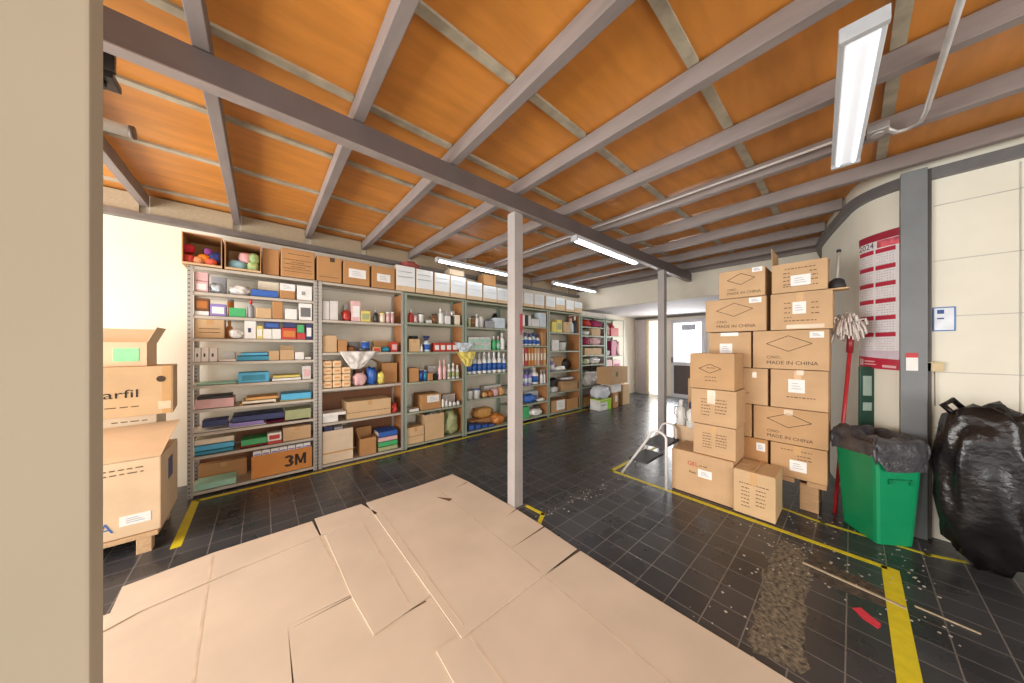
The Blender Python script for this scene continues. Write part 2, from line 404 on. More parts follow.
rbox('wide diamond printed carton second from the bottom of the big stack', .625, .13, .58, .895, tone=1, tape=False, prints=MIC(), stick=((.44, .56, .82, .97, CLEAR),))
rbox('narrow carton squeezed left of the second diamond carton from the bottom', .83, .64, .58, .895, tone=1, tape=False)
rbox('carton with a torn white label, third from the bottom of big stack', .50, .13, .90, 1.245, tone=0, stick=((.33, .62, .42, .76), (.48, .6, .88, 1, CLEAR)), prints=(('L', .3, .8, .3, 1, .1),))
rbox('carton with white tape scrap between front stack and torn label carton', .76, .52, .90, 1.245, tone=0, tape=False, stick=((.52, .66, .74, .9, CLEAR),), prints=(('L', .3, .45, .3, 1, .1),))
rbox('wide diamond printed carton in the middle of the big stack', .63, .125, 1.25, 1.60, tone=0, tape=False, prints=MIC(), stick=((.77, .94, .80, .95),))
rbox('carton with crooked white label, fourth up at the left of stack', 1.0, .645, 1.25, 1.595, tone=0, tape=False, stick=((.28, .58, .38, .68), (.3, .72, .9, 1.0, WHITE)))
rbox('left carton with large diamond, second layer from the top', 1.03, .53, 1.605, 1.935, tone=0, tape=False, prints=MIC(), stick=((.74, .93, .82, .97),))
t = rbox('right carton with white tape along its base, second layer from top', .50, .105, 1.605, 1.935, tone=0, tape=True, stick=((.38, .6, .42, .74), (.28, .88, .03, .13, CLEAR)), prints=(('L', .24, .36, .72, 4, .13), ('L', .68, .8, .7, 3, .14), ('L', .24, .76, .24, 1, .1)))
rbox('top left carton of the big stack with diamond print', .91, .54, 1.94, 2.215, tone=0, tape=False, prints=MIC(), stick=((.74, .95, .84, 1.0),))
rbox('open top right carton of the big stack with one flap upright', .49, .135, 1.94, 2.20, tone=0, op=True, d=.36, flaps={'l': 2, 'b': 60}, stick=((.36, .72, .2, .56),), prints=BLK)
# pallet under the big stack
t = thing('wooden_pallet', 'wooden pallet under the big carton stack, block showing beside red pole', 'pallet', (3.56, .14, 0))
WD = M('#b58f68', .75, 'wood', var=.15, scale=4)
for y in (.0, .2, .4, .6, .8): MB().box(0, .5, y, y+.12, .24, .28, .003).done('board', WD, t)
for y in (.05, .42, .80):
    for x in (.06, .34): MB().box(x, x+.1, y, y+.12, 0, .24, .006).done('block', WD, t)
# front stack and floor cartons
FX = 3.2
SML = (('D', .47, .58, .25, .13), ('L', .4, .58, .6, 1, .1), ('L', .36, .62, .34, 2, .1))
TBL = (('L', .24, .45, .72, 6, .09), ('L', .55, .8, .72, 5, .09))
rbox('long low carton with red print on the floor under the front stack', 1.225, .70, .004, .41, d=.38, xf=3.17, tone=0, tape=False, topflaps=True, stick=((.46, .68, .48, .66),), prints=(('T', 'GEL', .28, .70, .10, M('#b5402c', .7), .01), ('L', .48, .62, .74, 1, .1), ('T', 'Made', .31, .52, .05)))
rbox('lowest carton of the front stack with printed table and tape', 1.035, .69, .416, .705, d=.33, xf=FX, tone=0, prints=TBL)
rbox('middle carton of the front stack with tape scrap at its top', 1.055, .685, .71, 1.045, d=.35, xf=FX, tone=0, prints=TBL, stick=((.38, .56, .6, .98, CLEAR),))
rbox('top carton of the front stack with small oval diamond print', 1.065, .70, 1.05, 1.385, d=.33, xf=FX, tone=1, topflaps=True, tape=False, prints=SML)
rbox('carton corner showing left of the middle carton, above the jugs', 1.32, 1.09, .004, 1.07, d=.3, xf=3.90, tone=0, tape=False)
t = rbox('square carton on the floor in front, beside the long low carton', .695, .41, .004, .375, d=.35, xf=3.14, tone=2, prints=(('L', .2, .4, .62, 6, .085), ('L', .55, .78, .62, 5, .085), ('L', .15, .85, .72, 1, .1)), topflaps=True)
MB().box(.285*.46, .285*.54, .02, .33, .381, .3825).done('packing_tape', TAPE, t)
# plunger, duster mop, green panel
def plunger():
    z = 1.94
    t = thing('rubber_plunger', 'black rubber plunger standing handle up at the end of top cartons', 'plunger', (3.69, .085, z))
    MB().box(-.07, .07, -.07, .05, -.006, .006).done('card_pad', CARD[2], t)
    MB().lathe([(.052, .0), (.055, .02), (.045, .07), (.02, .09)], (0, 0, .006), 18).done('rubber_cup', M('#2c2c2e', .5), t)
    MB().tube([(0, 0, .09), (.045, -.01, .33)], .0085).done('handle', M('#b7b4ae', .4), t)
    MB().lathe([(.012, 0), (.017, .01), (.012, .025)], (.045, -.01, .325)).done('knob', M('#2c2c2e', .5), t)
t = thing('mop', 'upturned mop with a red handle and white strands beside the carton stack', 'mop', (3.755, .10, 0))
MB().tube([(0, 0, 0), (.04, -.09, 1.45)], .0135, 10).done('handle', M('#b02a30', .35), t)
MB().tube([(.038, -.086, 1.40), (.042, -.094, 1.57)], .022, 10).done('socket', M('#8e1f26', .4), t)
b = MB(); rnd = random.Random(3)
for k in range(260):
    a = rnd.uniform(0, 2*PI); el = rnd.uniform(-.3, 1.3); R_ = rnd.uniform(.05, .115)
    d = Vector((math.cos(a)*math.cos(el), math.sin(a)*math.cos(el), math.sin(el)))
    c0 = Vector((.035, -.07, 1.60)); q1 = c0 + d*R_*.75 + Vector((0, 0, .05)); q2 = c0 + d*R_ + Vector((0, 0, rnd.uniform(-.05, .06)))
    b.tube([c0, q1, q2, q2 + Vector((d.x*.01, d.y*.01, -.05))], .006, 5)
b.done('strands', M('#d9cfc8', .9, var=.12), t)
plunger()
t = thing('green_panel', 'narrow dark green boxed panel leaning at the wall behind the mop', 'panel', (3.95, -.075, 0), math.radians(-55))
MB().box(-.05, .05, -.02, .0, 0, 1.28, .004).done('body', M('#23483a', .4), t)
MB().box(-.03, .03, -.0225, -.02, 1.03, 1.2).box(-.03, .03, -.0225, -.02, .9, .97).done('marks', M('#9db3a8', .5), t)

# ------------------------------------------------------------------ calendar, bin, tarpaulin, signs
def calendar():
    t = thing('wall_calendar', 'red and white 2024 year calendar sheet on the curved wall', 'calendar', (0, 0, 0))
    # runs from left edge to right edge on the curving wall
    P = [Vector(p) for p in offs(SP, .012)]
    # path right-to-left along the wall; take the stretch near the column
    pts = [p for p in P if -.37 <= p.y <= -.0]
    pts = sorted(pts, key=lambda p: -p.y)
    L = [0]
    for a, c in zip(pts, pts[1:]): L.append(L[-1] + (c-a).length)
    start = min(range(len(pts)), key=lambda i: abs(pts[i].y + .045)); s0 = L[start]
    def at(s, o=0):
        s = s + s0
        for i in range(len(L)-1):
            if L[i] <= s <= L[i+1] or i == len(L)-2:
                f = (s-L[i])/(L[i+1]-L[i]); d = (pts[i+1]-pts[i]).normalized()
                p = pts[i].lerp(pts[i+1], f); nrm = Vector((d.y, -d.x));
                if nrm.x > 0: nrm = -nrm
                return p + nrm*o
    def strip(b, sa, sb, za0, za1, zb0, zb1, o, n=8):
        for i in range(n):
            f, g = i/n, (i+1)/n
            p, q = at(sa+(sb-sa)*f, o), at(sa+(sb-sa)*g, o); p2, q2 = at(sa+(sb-sa)*f, o+.0012), at(sa+(sb-sa)*g, o+.0012)
            zl = lambda a, c, k: a + (c-a)*k
            V = [b._v((pp.x, pp.y, z)) for pp, z in ((p, zl(za0, zb0, f)), (q, zl(za0, zb0, g)), (q, zl(za1, zb1, g)), (p, zl(za1, zb1, f)), (p2, zl(za0, zb0, f)), (q2, zl(za0, zb0, g)), (q2, zl(za1, zb1, g)), (p2, zl(za1, zb1, f)))]
            for fc in ((0, 1, 2, 3), (7, 6, 5, 4), (0, 4, 5, 1), (3, 2, 6, 7), (0, 3, 7, 4), (1, 5, 6, 2)): b.b.faces.new([V[k] for k in fc])
    Wd = .30; RED = M('#bb2440', .5, var=.08); ZT, ZB = 2.41, 1.27
    b = MB(); strip(b, 0, Wd, ZB, ZT, ZB-.01, ZT+.01, 0); b.done('sheet', M('#eceaec', .5, var=.02), t)
    b = MB(); strip(b, .0, Wd, ZT-.06, ZT, ZT-.055, ZT+.01, .0015); b.done('top_band', M('#9c1c34', .5), t)
    b = MB(); strip(b, .155, Wd, ZT-.12, ZT-.06, ZT-.12, ZT-.06, .0015, 5); b.done('picture_panel', M('#d8606e', .5, var=.4, scale=25), t)
    b = MB(); strip(b, 0, Wd, ZB, ZB+.1, ZB-.01, ZB+.075, .0015); b.done('footer_band', RED, t)
    b = MB(); strip(b, .015, .05, ZB+.02, ZB+.075, ZB+.02, ZB+.072, .003, 2); strip(b, .06, .14, ZB+.052, ZB+.064, ZB+.05, ZB+.06, .003, 3); strip(b, .06, .15, ZB+.028, ZB+.038, ZB+.026, ZB+.034, .003, 3); strip(b, .19, .27, ZB+.01, ZB+.03, ZB+.005, ZB+.025, .003, 3); b.done('footer_print', M('#e9b9bf', .5), t)
    b = MB(); strip(b, 0, Wd, ZB+.1, ZB+.15, ZB+.075, ZB+.15, .0013); b.done('lilac_band', M('#d9cbd8', .5), t)
    pitch = (ZT-.13-(ZB+.16))/6
    for r in range(6):
        for c in range(2):
            s_a = .01 + c*.135; zt = ZT - .13 - r*pitch
            b = MB(); strip(b, s_a, s_a+.122, zt-.036, zt, zt-.034, zt+.002, .0016, 4); b.done('month_heading', RED, t)
            b = MB()
            for rr in range(5):
                for cc in range(7):
                    if (rr*7+cc+r) % 11 == 3: continue
                    strip(b, s_a+.008+cc*.016, s_a+.016+cc*.016, zt-.056-rr*.021, zt-.05-rr*.021, zt-.056-rr*.021, zt-.05-rr*.021, .0016, 1)
            b.done('day_marks', M('#b9b7c0', .6), t)
    p, q = at(.0, .006), at(.12, .006); d = (q-p).normalized()
    # year lettering follows the sheet
    rot = Matrix.Translation((p.x, p.y, 0)) @ Matrix(((d.x, -d.y, 0, 0), (d.y, d.x, 0, 0), (0, 0, 1, 0), (0, 0, 0, 1)))
    text(t, '2024', .05, .004, ZT-.112, -.001, M('#4a1c2a', .5), 'year_number', .004, 1.0, rot)
calendar()
def bin_():
    C = Vector((3.39, -.12)); u = Vector((.26, .18)).normalized(); w = Vector((.16, -.19)).normalized(); Lu, Lw = .305, .23; FL = .045
    t = thing('waste_bin', 'green plastic waste bin lined with a grey bag, by the right wall', 'bin', (C.x, C.y, 0))
    def ring(k, z, inset=0):
        a = FL*k - inset; P = []
        for su, sw in ((0, 0), (1, 0), (1, 1), (0, 1)):
            pu = -a if su == 0 else Lu + a*.4; pw = -a if sw == 0 else Lw + a*.5
            P.append((pu, pw))
        # round the corners
        out = []
        rr = .025
        for i in range(4):
            p = Vector(P[i]); a_ = Vector(P[i-1]) - p; c_ = Vector(P[(i+1) % 4]) - p
            for f in (0, .5, 1):
                q0 = p + a_.normalized()*rr; q2 = p + c_.normalized()*rr; q = q0*(1-f)**2 + p*2*f*(1-f) + q2*f*f
                out.append(Vector((*(u*q.x + w*q.y), z)))
        return out
    b = MB(); rings = [ring(0, .004), ring(.15, .1), ring(1, .70), ring(1.25, .705), ring(1.25, .74), ring(1, .74), ring(.9, .66), ring(.1, .05)]
    vs = [[b._v(p) for p in r] for r in rings]
    for A, B in zip(vs, vs[1:]):
        for i in range(12):
            f = b.b.faces.new((A[i], A[(i+1) % 12], B[(i+1) % 12], B[i])); f.smooth = False
    b.b.faces.new(vs[0]); b.b.faces.new(vs[-1])
    b.done('body', M('#0f8a58', .35, var=.05), t)
    # recessed grip on the right-hand face
    n_ = -u
    hb = MB(); c0 = u*(-.035) + w*(Lw*.5)
    for a0, a1, z0, z1 in ((-.065, .065, .49, .50), (-.07, -.055, .465, .50), (.055, .07, .465, .50)):
        pa, pb = c0 + w*a0, c0 + w*a1
        hb.prism([(pa.x, pa.y), (pb.x, pb.y), (pb.x + n_.x*.012, pb.y + n_.y*.012), (pa.x + n_.x*.012, pa.y + n_.y*.012)], z0, z1)
    hb.done('grip', M('#0c7a4d', .35), t)
    # bag folded over the rim
    b = MB(); N_ = 64; rows = 14; grid = []
    def rim(k, f, zz):
        P = ring(k, zz); m = len(P); x = f*m; i = int(x) % m; return P[i].lerp(P[(i+1) % m], x-int(x))
    for r in range(rows):
        row = []
        for i in range(N_):
            f = i/N_; s = r/(rows-1)
            drop = .145 + .06*noise.noise(Vector((f*9, 1, 0)))
            if s < .6:
                z = .765 - drop*(1-s/.6)*(1.35 if f > .7 else .9); k = 1.5 + .4*noise.noise(Vector((f*22, s*4, 2))) + .1*(s/.6)
            else:
                s2 = (s-.6)/.4; z = .765 + .06*math.sin(s2*PI) + .04*noise.noise(Vector((f*14, s*6, 7))) - .08*s2; k = 1.55 - 3.8*s2
            p = rim(k, f, z); row.append(b._v(p + Vector((0, 0, .012*noise.noise(Vector((f*40, s*9, 3)))))))
        grid.append(row)
    for A, B in zip(grid, grid[1:]):
        for i in range(N_):
            f_ = b.b.faces.new((A[i], A[(i+1) % N_], B[(i+1) % N_], B[i])); f_.smooth = True
    b.done('bag', M('#46464a', .22, var=.4, scale=14, bump=.7), t)
    ctr = u*(Lu/2) + w*(Lw/2)
    MB().blob((ctr.x, ctr.y, .62), (.14, .12, .10), 4, .3).done('rubbish', M('#7d6a55', .6, var=.3, scale=12, bump=.4), t)
bin_()
t = thing('plastic_sheet_bundle', 'shiny black plastic covered bundle standing at the right edge by the bin', 'bundle', (3.53, -.585, 0))
b = MB().blob((.02, 0, .54), (.13, .20, .53), 8, .16, 3.0, 4, floor=0); b.done('cover', M('#1b191a', .22, var=.2, bump=.5), t)
MB().tube([(-.02, .12, .98), (.0, .17, 1.05), (.02, .13, 1.09), (.05, .08, 1.02)], .018, 8).done('knot', M('#1b191a', .25), t)
y_, z_ = onX(937, 318, 3.832)[1:]
t = thing('blue_sign', 'small blue and white sign on the wall right of the column', 'sign', (3.832, y_-.03, z_-.01))
MB().box(-.003, .003, -.05, .05, -.09, .09, .002).done('panel', M('#3f74b5', .4), t)
MB().box(-.005, -.003, -.042, .042, -.082, .082).done('white_field', M('#dfe6ee', .5), t)
MB().box(-.0065, -.005, .0, .03, .04, .07).box(-.0065, -.005, .0, .03, .0, .01).done('blue_mark', M('#2b4f8f', .5), t)
y_, z_ = onX(930, 362, 3.8)[1:]
t = thing('hanging_cloth', 'small beige folded cloth hung from a cord right of the column', 'cloth', (3.80, y_-.01, z_))
MB().prism([(-.03, -.05), (.03, -.05), (.03, .05), (-.03, .05)], -.005, .0).prism([(-.01, -.05), (.01, -.05), (.01, .055), (-.01, .055)], -.07, -.005).done('fold', M('#cdbb94', .8), t)
MB().tube([(0, -.01, -.06), (0, -.012, -.33)], .003, 5).done('cord', M('#8d7d69', .7), t)

# ------------------------------------------------------------------ step stool and jugs behind the front stack
t = thing('step_stool', 'folding step stool with two white tube hoops and dark treads', 'stool', (0, 0, 0))
TB = M('#d9d6d4', .35, var=.03)
def hoop(dx, dy):
    A = Vector((3.10+dx, 1.74+dy, .012)); B = Vector((3.06+dx, 1.235+dy, .012)); top = .60
    P = [A]
    P.append(A.lerp(Vector((3.09+dx, 1.42+dy, .5)), .55)); P.append(Vector((3.09+dx, 1.42+dy, .50)))
    for k in range(0, 9):
        a = PI*.82 - k/8*PI*.82; P.append(Vector((3.08+dx, 1.325+dy + .095*math.cos(PI*.82 - a*1.0 + 0)*1.0, .48 + .1*math.sin(a)))) if False else None
    for k in range(1, 8):
        a = k/8*PI*.8 + .15*PI
        P.append(Vector((3.08+dx, 1.33+dy - .095*math.cos(PI - a) , .48 + .095*math.sin(a))) if False else Vector((3.08+dx, 1.33+dy + .095*math.cos(a), .48 + .095*math.sin(a))))
    P.append(Vector((3.065+dx, 1.238+dy, .46))); P.append(B)
    return P
MB().tube(hoop(0, 0), .0125, 10).done('hoop', TB, t)
MB().tube(hoop(.42, .06), .0125, 10).done('hoop', TB, t)
TRD = M('#3b3b3c', .6, var=.1); YLW = M('#d6c414', .5, var=.06)
p = MB().box(3.09, 3.50, 1.27, 1.50, .40, .425, .005).done('tread', TRD, t); MB().box(3.10, 3.49, 1.50, 1.503, .402, .423).done('edge_strip', YLW, p)
p = MB().box(3.09, 3.50, 1.45, 1.66, .19, .215, .005).done('tread', TRD, t); MB().box(3.10, 3.49, 1.66, 1.663, .192, .213).done('edge_strip', YLW, p)
def bottle(t, r, h, mb, mc, ml=None, neck=.35, seg=14, x=0, y=0, z=0, trigger=False):
    hb = h*(.72 if not trigger else .62)
    MB().lathe([(r*.92, 0), (r, .02*h), (r, hb*.78), (r*.8, hb*.92), (r*neck, hb), (r*neck, hb*1.06)], (x, y, z), seg).done('body', mb, t)
    if trigger:
        MB().lathe([(r*.4, 0), (r*.4, h*.1)], (x, y, z+hb*1.04), seg).box(x-r*.95, x+r*.75, y-r*.28, y+r*.28, z+h*.75, z+h*.9, .004).box(x-r*.8, x-r*.55, y-r*.15, y+r*.15, z+h*.62, z+h*.76, .003).done('spray_head', mc, t)
    else:
        MB().lathe([(r*(neck+.12), 0), (r*(neck+.12), h*.2), (r*neck*.9, h-hb*1.04)], (x, y, z+hb*1.04), seg).done('cap', mc, t)
    if ml: MB().lathe([(r*1.012, hb*.18), (r*1.012, hb*.66)], (x, y, z), seg).done('label', ml, t)
for k, (x, y) in enumerate(((3.56, 1.295), (3.49, 1.165))):
    t = thing('plastic_jug', '%s white plastic jug standing behind the front stack, by the stool' % ('left hand' if k == 0 else 'right hand'), 'bottle', (x + .06, y, .5646), 0, 'white jugs')
    bottle(t, .052, .28, M('#e6e6e0', .4, var=.03), M('#27355e' if k else '#e6e6e0', .4), None)
    MB().tube([(-.02, .03, .2), (-.05, .05, .2), (-.06, .05, .12), (-.045, .02, .08)], .008, 6).done('handle', M('#dcdcd6', .4), t)
carton('pale low carton carrying the two white jugs beside the step stool', 3.56, 1.36, .004, .27, .3, .56, rz=RZ, tone=4, tape=False, topflaps=False)

# ------------------------------------------------------------------ floor tape, patch, litter
def tape(pts, w, label):
    b = MB()
    for (x0, y0), (x1, y1) in zip(pts, pts[1:]):
        d = Vector((x1-x0, y1-y0)).normalized(); n_ = Vector((-d.y, d.x))*w/2; a = Vector((x0, y0)) - d*w/2; c = Vector((x1, y1)) + d*w/2
        b.prism([tuple(a-n_), tuple(c-n_), tuple(c+n_), tuple(a+n_)], .0004, .0016)
    return tag(b.done('floor_tape', M('#d3c51f', .55, var=.1, scale=20)), label, 'tape')
tape([(-.47, 3.25), (-.47, 4.07)], .055, 'short yellow tape running out from the shelves by the left carton')
tape([(-.44, 4.075), (6.4, 4.075)], .05, 'long yellow tape line along the foot of the shelves')
tape([(3.08, -.13), (3.08, 1.86), (4.4, 1.87)], .045, 'long yellow tape marking the carton bay past the step stool')
tape([(3.06, -.165), (1.6, -.165)], .075, 'wide yellow tape strip at lower right of the floor')
tape([(3.52, .44), (3.47, .16), (3.49, -.35), (3.56, -.5)], .03, 'thin yellow tape line running under the green bin')
tape([(1.81, 1.98), (1.83, 1.77), (1.70, 1.69)], .035, 'small corner of yellow tape beside the centre post')
def patch(name, pts, mat, z=.0012, jit=.02, seed=1, n=6, rough=False):
    rnd = random.Random(seed); out = []
    for (a, b_), (c, d) in zip(pts, pts[1:]+pts[:1]):
        for k in range(n):
            f = k/n
            if rough: out.append((a+(c-a)*f + rnd.uniform(-jit, jit)*.6, b_+(d-b_)*f + rnd.uniform(-jit, jit)*1.3)); continue
            px, py = a+(c-a)*f, b_+(d-b_)*f; mx_ = sum(q[0] for q in pts)/len(pts); my_ = sum(q[1] for q in pts)/len(pts)
            k_ = 1 + jit*6*noise.noise(Vector((px*9+seed, py*9, seed))) + rnd.uniform(-jit, jit)*2.2; out.append((px + (k_-1)*.12*(1 if px > mx_ else -1), py + (k_-1)*.5*(1 if py > my_ else -1)*.2))
    return MB().prism(out, .0002, z).done(name, mat)
GL = M('#6d6555', .9, var=.75, scale=45, bump=.6)
o = patch('floor_patch', [(2.95, .36), (2.92, .25), (2.6, .17), (2.3, .17), (1.8, .14), (1.75, .33), (2.25, .36), (2.55, .38)], GL, jit=.016, n=9, rough=True)
tag(o, 'grey worn glue patch where tiles are missing, in front of cartons', 'stain')
o = patch('floor_patch', [(2.9, .2), (2.85, .05), (2.78, -.14), (2.62, -.13), (2.6, .02), (2.62, .14), (2.75, .2)], M('#4a4238', .8, var=.6, scale=30, bump=.6), jit=.03, seed=5)
tag(o, 'dark scuffed patch beside the loose timber strip', 'stain')
o = MB().box(-.21, .21, -.008, .008, 0, .008, .002).done('timber_strip', M('#a99c83', .8, 'wood', var=.2)); o.location = (2.70, .01, .0016); o.rotation_euler = (0, 0, math.radians(-97)); tag(o, 'thin pale timber strip lying on the floor near the wide tape', 'strip')
o = MB().box(-.1, .1, -.006, .006, 0, .006, .002).done('timber_strip', M('#a99c83', .8, 'wood', var=.2)); o.location = (2.73, -.33, .0012); o.rotation_euler = (0, 0, math.radians(-95)); tag(o, 'shorter pale timber strip beyond the wide yellow tape', 'strip')
o = patch('paper_scrap', [(2.46, .0), (2.5, -.03), (2.43, -.1), (2.38, -.09), (2.41, -.04)], M('#c63345', .6), .004, .008, 3, 3); tag(o, 'torn red scrap of paper on the floor at lower right', 'scrap')
b = MB(); rnd = random.Random(11)
for k in range(240):
    if k < 120: x, y = rnd.uniform(1.7, 3.5), rnd.choice([rnd.gauss(1.72, .05), rnd.uniform(.2, .6)])
    else: x, y = rnd.uniform(2.5, 3.6), rnd.uniform(-.4, .5)
    s = rnd.uniform(.002, .008); b.prism([(x-s, y-s*.5), (x+s*.6, y-s), (x+s, y+s*.4), (x-s*.3, y+s)], .0003, .0022)
tag(b.done('litter_flecks', M('#b7b0a4', .8, var=.2)), 'scattered pale flecks of litter on the black floor', 'litter', kind='stuff')

# flattened cartons on the floor
FC = M('#cfc1ae', .8, 'card', var=.06, scale=3)
def fsheet(label, pts, z0, th=.005, creases=(), slots=(), curl=0):
    o = thing('cardboard_sheet', label, 'cardboard', (0, 0, 0), 0, 'flattened cardboard on the floor')
    MB().prism(pts, z0, z0+th).done('panel', FC, o)
    for (x0, y0, x1, y1) in creases:
        d = Vector((x1-x0, y1-y0)).normalized(); n_ = Vector((-d.y, d.x))*.006
        MB().prism([(x0-n_.x, y0-n_.y), (x1-n_.x, y1-n_.y), (x1+n_.x, y1+n_.y), (x0+n_.x, y0+n_.y)], z0+th-.0005, z0+th+.0005).done('crease', M('#c9b9a4', .8), o)
    for (x0, y0, x1, y1, w_) in slots:
        d = Vector((x1-x0, y1-y0)).normalized(); n_ = Vector((-d.y, d.x))*w_/2
        MB().prism([(x0, y0), (x1-n_.x, y1-n_.y), (x1+n_.x, y1+n_.y)], z0+th-.0005, z0+th+.0006).done('slot', M('#6a5138', .9), o)
    return o
fsheet('flattened cardboard at the left end, next to the short yellow tape', [(-.63, 2.89), (-.25, 2.95), (.31, 2.945), (.33, 2.68), (-.1, 2.63), (-.5, 2.56), (-.61, 2.5)], .006, creases=((-.255, 2.93, -.25, 2.62),))
fsheet('large flattened cardboard in the foreground, lower left', [(-.66, 2.66), (-.2, 2.63), (.36, 2.70), (.42, 1.93), (.1, 1.93), (.12, -.4), (-.7, -.4)], .0, creases=((-.25, 2.62, -.2, 1.2), (.33, 2.66, .39, 1.95)), slots=((-.48, 2.6, -.3, 2.64, .006),))
fsheet('flattened cardboard strip at the back edge, left of middle', [(.33, 2.96), (.68, 2.955), (.75, 2.70), (.34, 2.675)], .012)
fsheet('flattened cardboard in the middle with dark torn front edge', [(.36, 2.70), (.8, 2.71), (.76, 1.62), (.42, 1.58), (.39, 1.90)], .006, creases=((.62, 2.7, .62, 1.64),))
fsheet('flattened carton with slotted flaps next to the centre post', [(.72, 2.95), (1.22, 2.95), (1.61, 2.97), (1.65, 2.70), (1.69, 1.95), (1.69, 1.64), (1.68, 1.29), (.74, 1.27)], .012, creases=((1.33, 2.9, 1.33, 1.3), (.78, 2.7, .78, 1.32)), slots=((1.34, 1.60, 1.69, 1.62, .016), (1.55, 1.93, 1.71, 1.96, .012), (1.48, 2.66, 1.63, 2.69, .012), (1.25, 2.62, 1.33, 2.48, .05)))
fsheet('flattened carton in the right foreground, edge along the black tiles', [(.62, 1.30), (1.33, 1.285), (1.69, 1.265), (1.69, .83), (1.71, .3), (1.72, -.6), (.6, -.6)], .006, creases=((1.33, 1.27, 1.31, .1), (.78, 1.27, .78, .0)), slots=((1.33, 1.275, 1.68, 1.275, .012),))
fsheet('flattened cardboard under the middle sheets in the foreground', [(.1, 1.93), (.4, 1.92), (.44, 1.6), (.78, 1.62), (.8, -.6), (.08, -.6)], .0, slots=((.12, 1.9, .40, 1.91, .008), (.44, 1.6, .7, 1.6, .012)))

# ------------------------------------------------------------------ left stack on its stand
t = thing('wooden_stand', 'wooden pallet stand under the cartons at the left', 'pallet', (-1.5, 3.28, 0))
MB().box(0, .94, .01, .56, .105, .135, .003).done('deck', M('#c7a57d', .7, 'wood', var=.12), t)
for x in (.84, .3): 
    for y in (0, .5): MB().box(x, x+.07, y+.01, y+.09, 0, .105, .004).done('block', M('#c7a57d', .7, 'wood', var=.12), t)
t = carton('big carton with an open lid flap on the left wooden stand', -1.2, 3.3, .14, .65, .56, .52, tone=4, tape=False, stick=((.72, .93, .15, .28),), prints=(('T', 'A', .58, .1, .14, M('#3f6aa8', .6), .01), ('L', .6, .88, .9, 2, .06)))
o = MB().sheet([((0, 0, .523), (.65, 0, .523)), ((0, .27, .60), (.655, .27, .60)), ((0, .54, .66), (.665, .54, .68))], .005).done('lid_flap', CARD[4], t)
MB().box(.649, .652, .22, .36, .28, .44).done('side_mark', M('#5c5f78', .7), t)
carton('pale carton behind the open lid, under the handwritten carton', -1.35, 3.89, .004, .68, .32, .90, tone=5, tape=False, prints=(('L', .66, .95, .93, 1, .1),), name='cardboard_box')
t = carton('carton with large black handwriting on the left stack', -1.352, 3.66, .906, .80, .40, .39, tone=2, tape=False, rz=math.radians(5), prints=(('L', .58, .78, .2, 1, .1),), stick=((.90, .985, .1, .26, M('#dcc9a8', .6)),))
text(t, 'arfil', .066, .455, .150, -.0016, M('#2d2622', .7), 'handwriting', 0, 1.25)
MB().box(.74, .79, -.0014, .001, .0, .39).done('packing_tape', TAPE, t)
MB().lathe([(.025, 0), (.025, .002)], (0, 0, 0), 14, Matrix.Translation((.735, -.001, .285)) @ Matrix.Rotation(PI/2, 4, 'X')).done('round_mark', INK, t)
t = carton('small open carton with a green label on top of left stack', -1.25, 3.76, 1.298, .55, .3, .19, tone=4, op=True, flaps={'r': 22, 'b': 30}, stick=((.70, .93, .2, .75, M('#8fd6a0', .5)),))

# ------------------------------------------------------------------ shelving
YF, YB = 4.17, 4.56
def post_mat():
    m = M('#aaa59e', .45, metal=.3, var=.05).copy(); m.name = 'slotted_post'; nt = m.node_tree; N = nt.nodes; L = nt.links; b = N['Principled BSDF']
    tc = N.new('ShaderNodeTexCoord'); sx = N.new('ShaderNodeSeparateXYZ'); L.new(tc.outputs['Object'], sx.inputs[0])
    mo = N.new('ShaderNodeMath'); mo.operation = 'PINGPONG'; mo.inputs[1].default_value = .02; L.new(sx.outputs['Z'], mo.inputs[0])
    gt = N.new('ShaderNodeMath'); gt.operation = 'GREATER_THAN'; gt.inputs[1].default_value = .0145; L.new(mo.outputs[0], gt.inputs[0])
    mm = N.new('ShaderNodeMath'); mm.operation = 'PINGPONG'; mm.inputs[1].default_value = .02; L.new(sx.outputs['X'], mm.inputs[0])
    g2 = N.new('ShaderNodeMath'); g2.operation = 'GREATER_THAN'; g2.inputs[1].default_value = .013; L.new(mm.outputs[0], g2.inputs[0])
    ml = N.new('ShaderNodeMath'); ml.operation = 'MULTIPLY'; L.new(gt.outputs[0], ml.inputs[0]); L.new(g2.outputs[0], ml.inputs[1])
    mx = N.new('ShaderNodeMix'); mx.data_type = 'RGBA'; mx.inputs['B'].default_value = lin('#5c564f'); L.new(ml.outputs[0], mx.inputs['Factor'])
    src = b.inputs['Base Color'].links[0].from_socket; L.new(src, mx.inputs['A']); L.new(mx.outputs['Result'], b.inputs['Base Color'])
    return m
POSTM = post_mat(); GRN = M('#93a393', .45, metal=.2, var=.05); SHM = M('#bdb4a6', .5, metal=.2, var=.06); SHG = M('#a3a892', .5, metal=.2, var=.06); HB = M('#b27a4a', .6, 'wood', var=.12); HBD = M('#7a4c2c', .6, 'wood', var=.12)
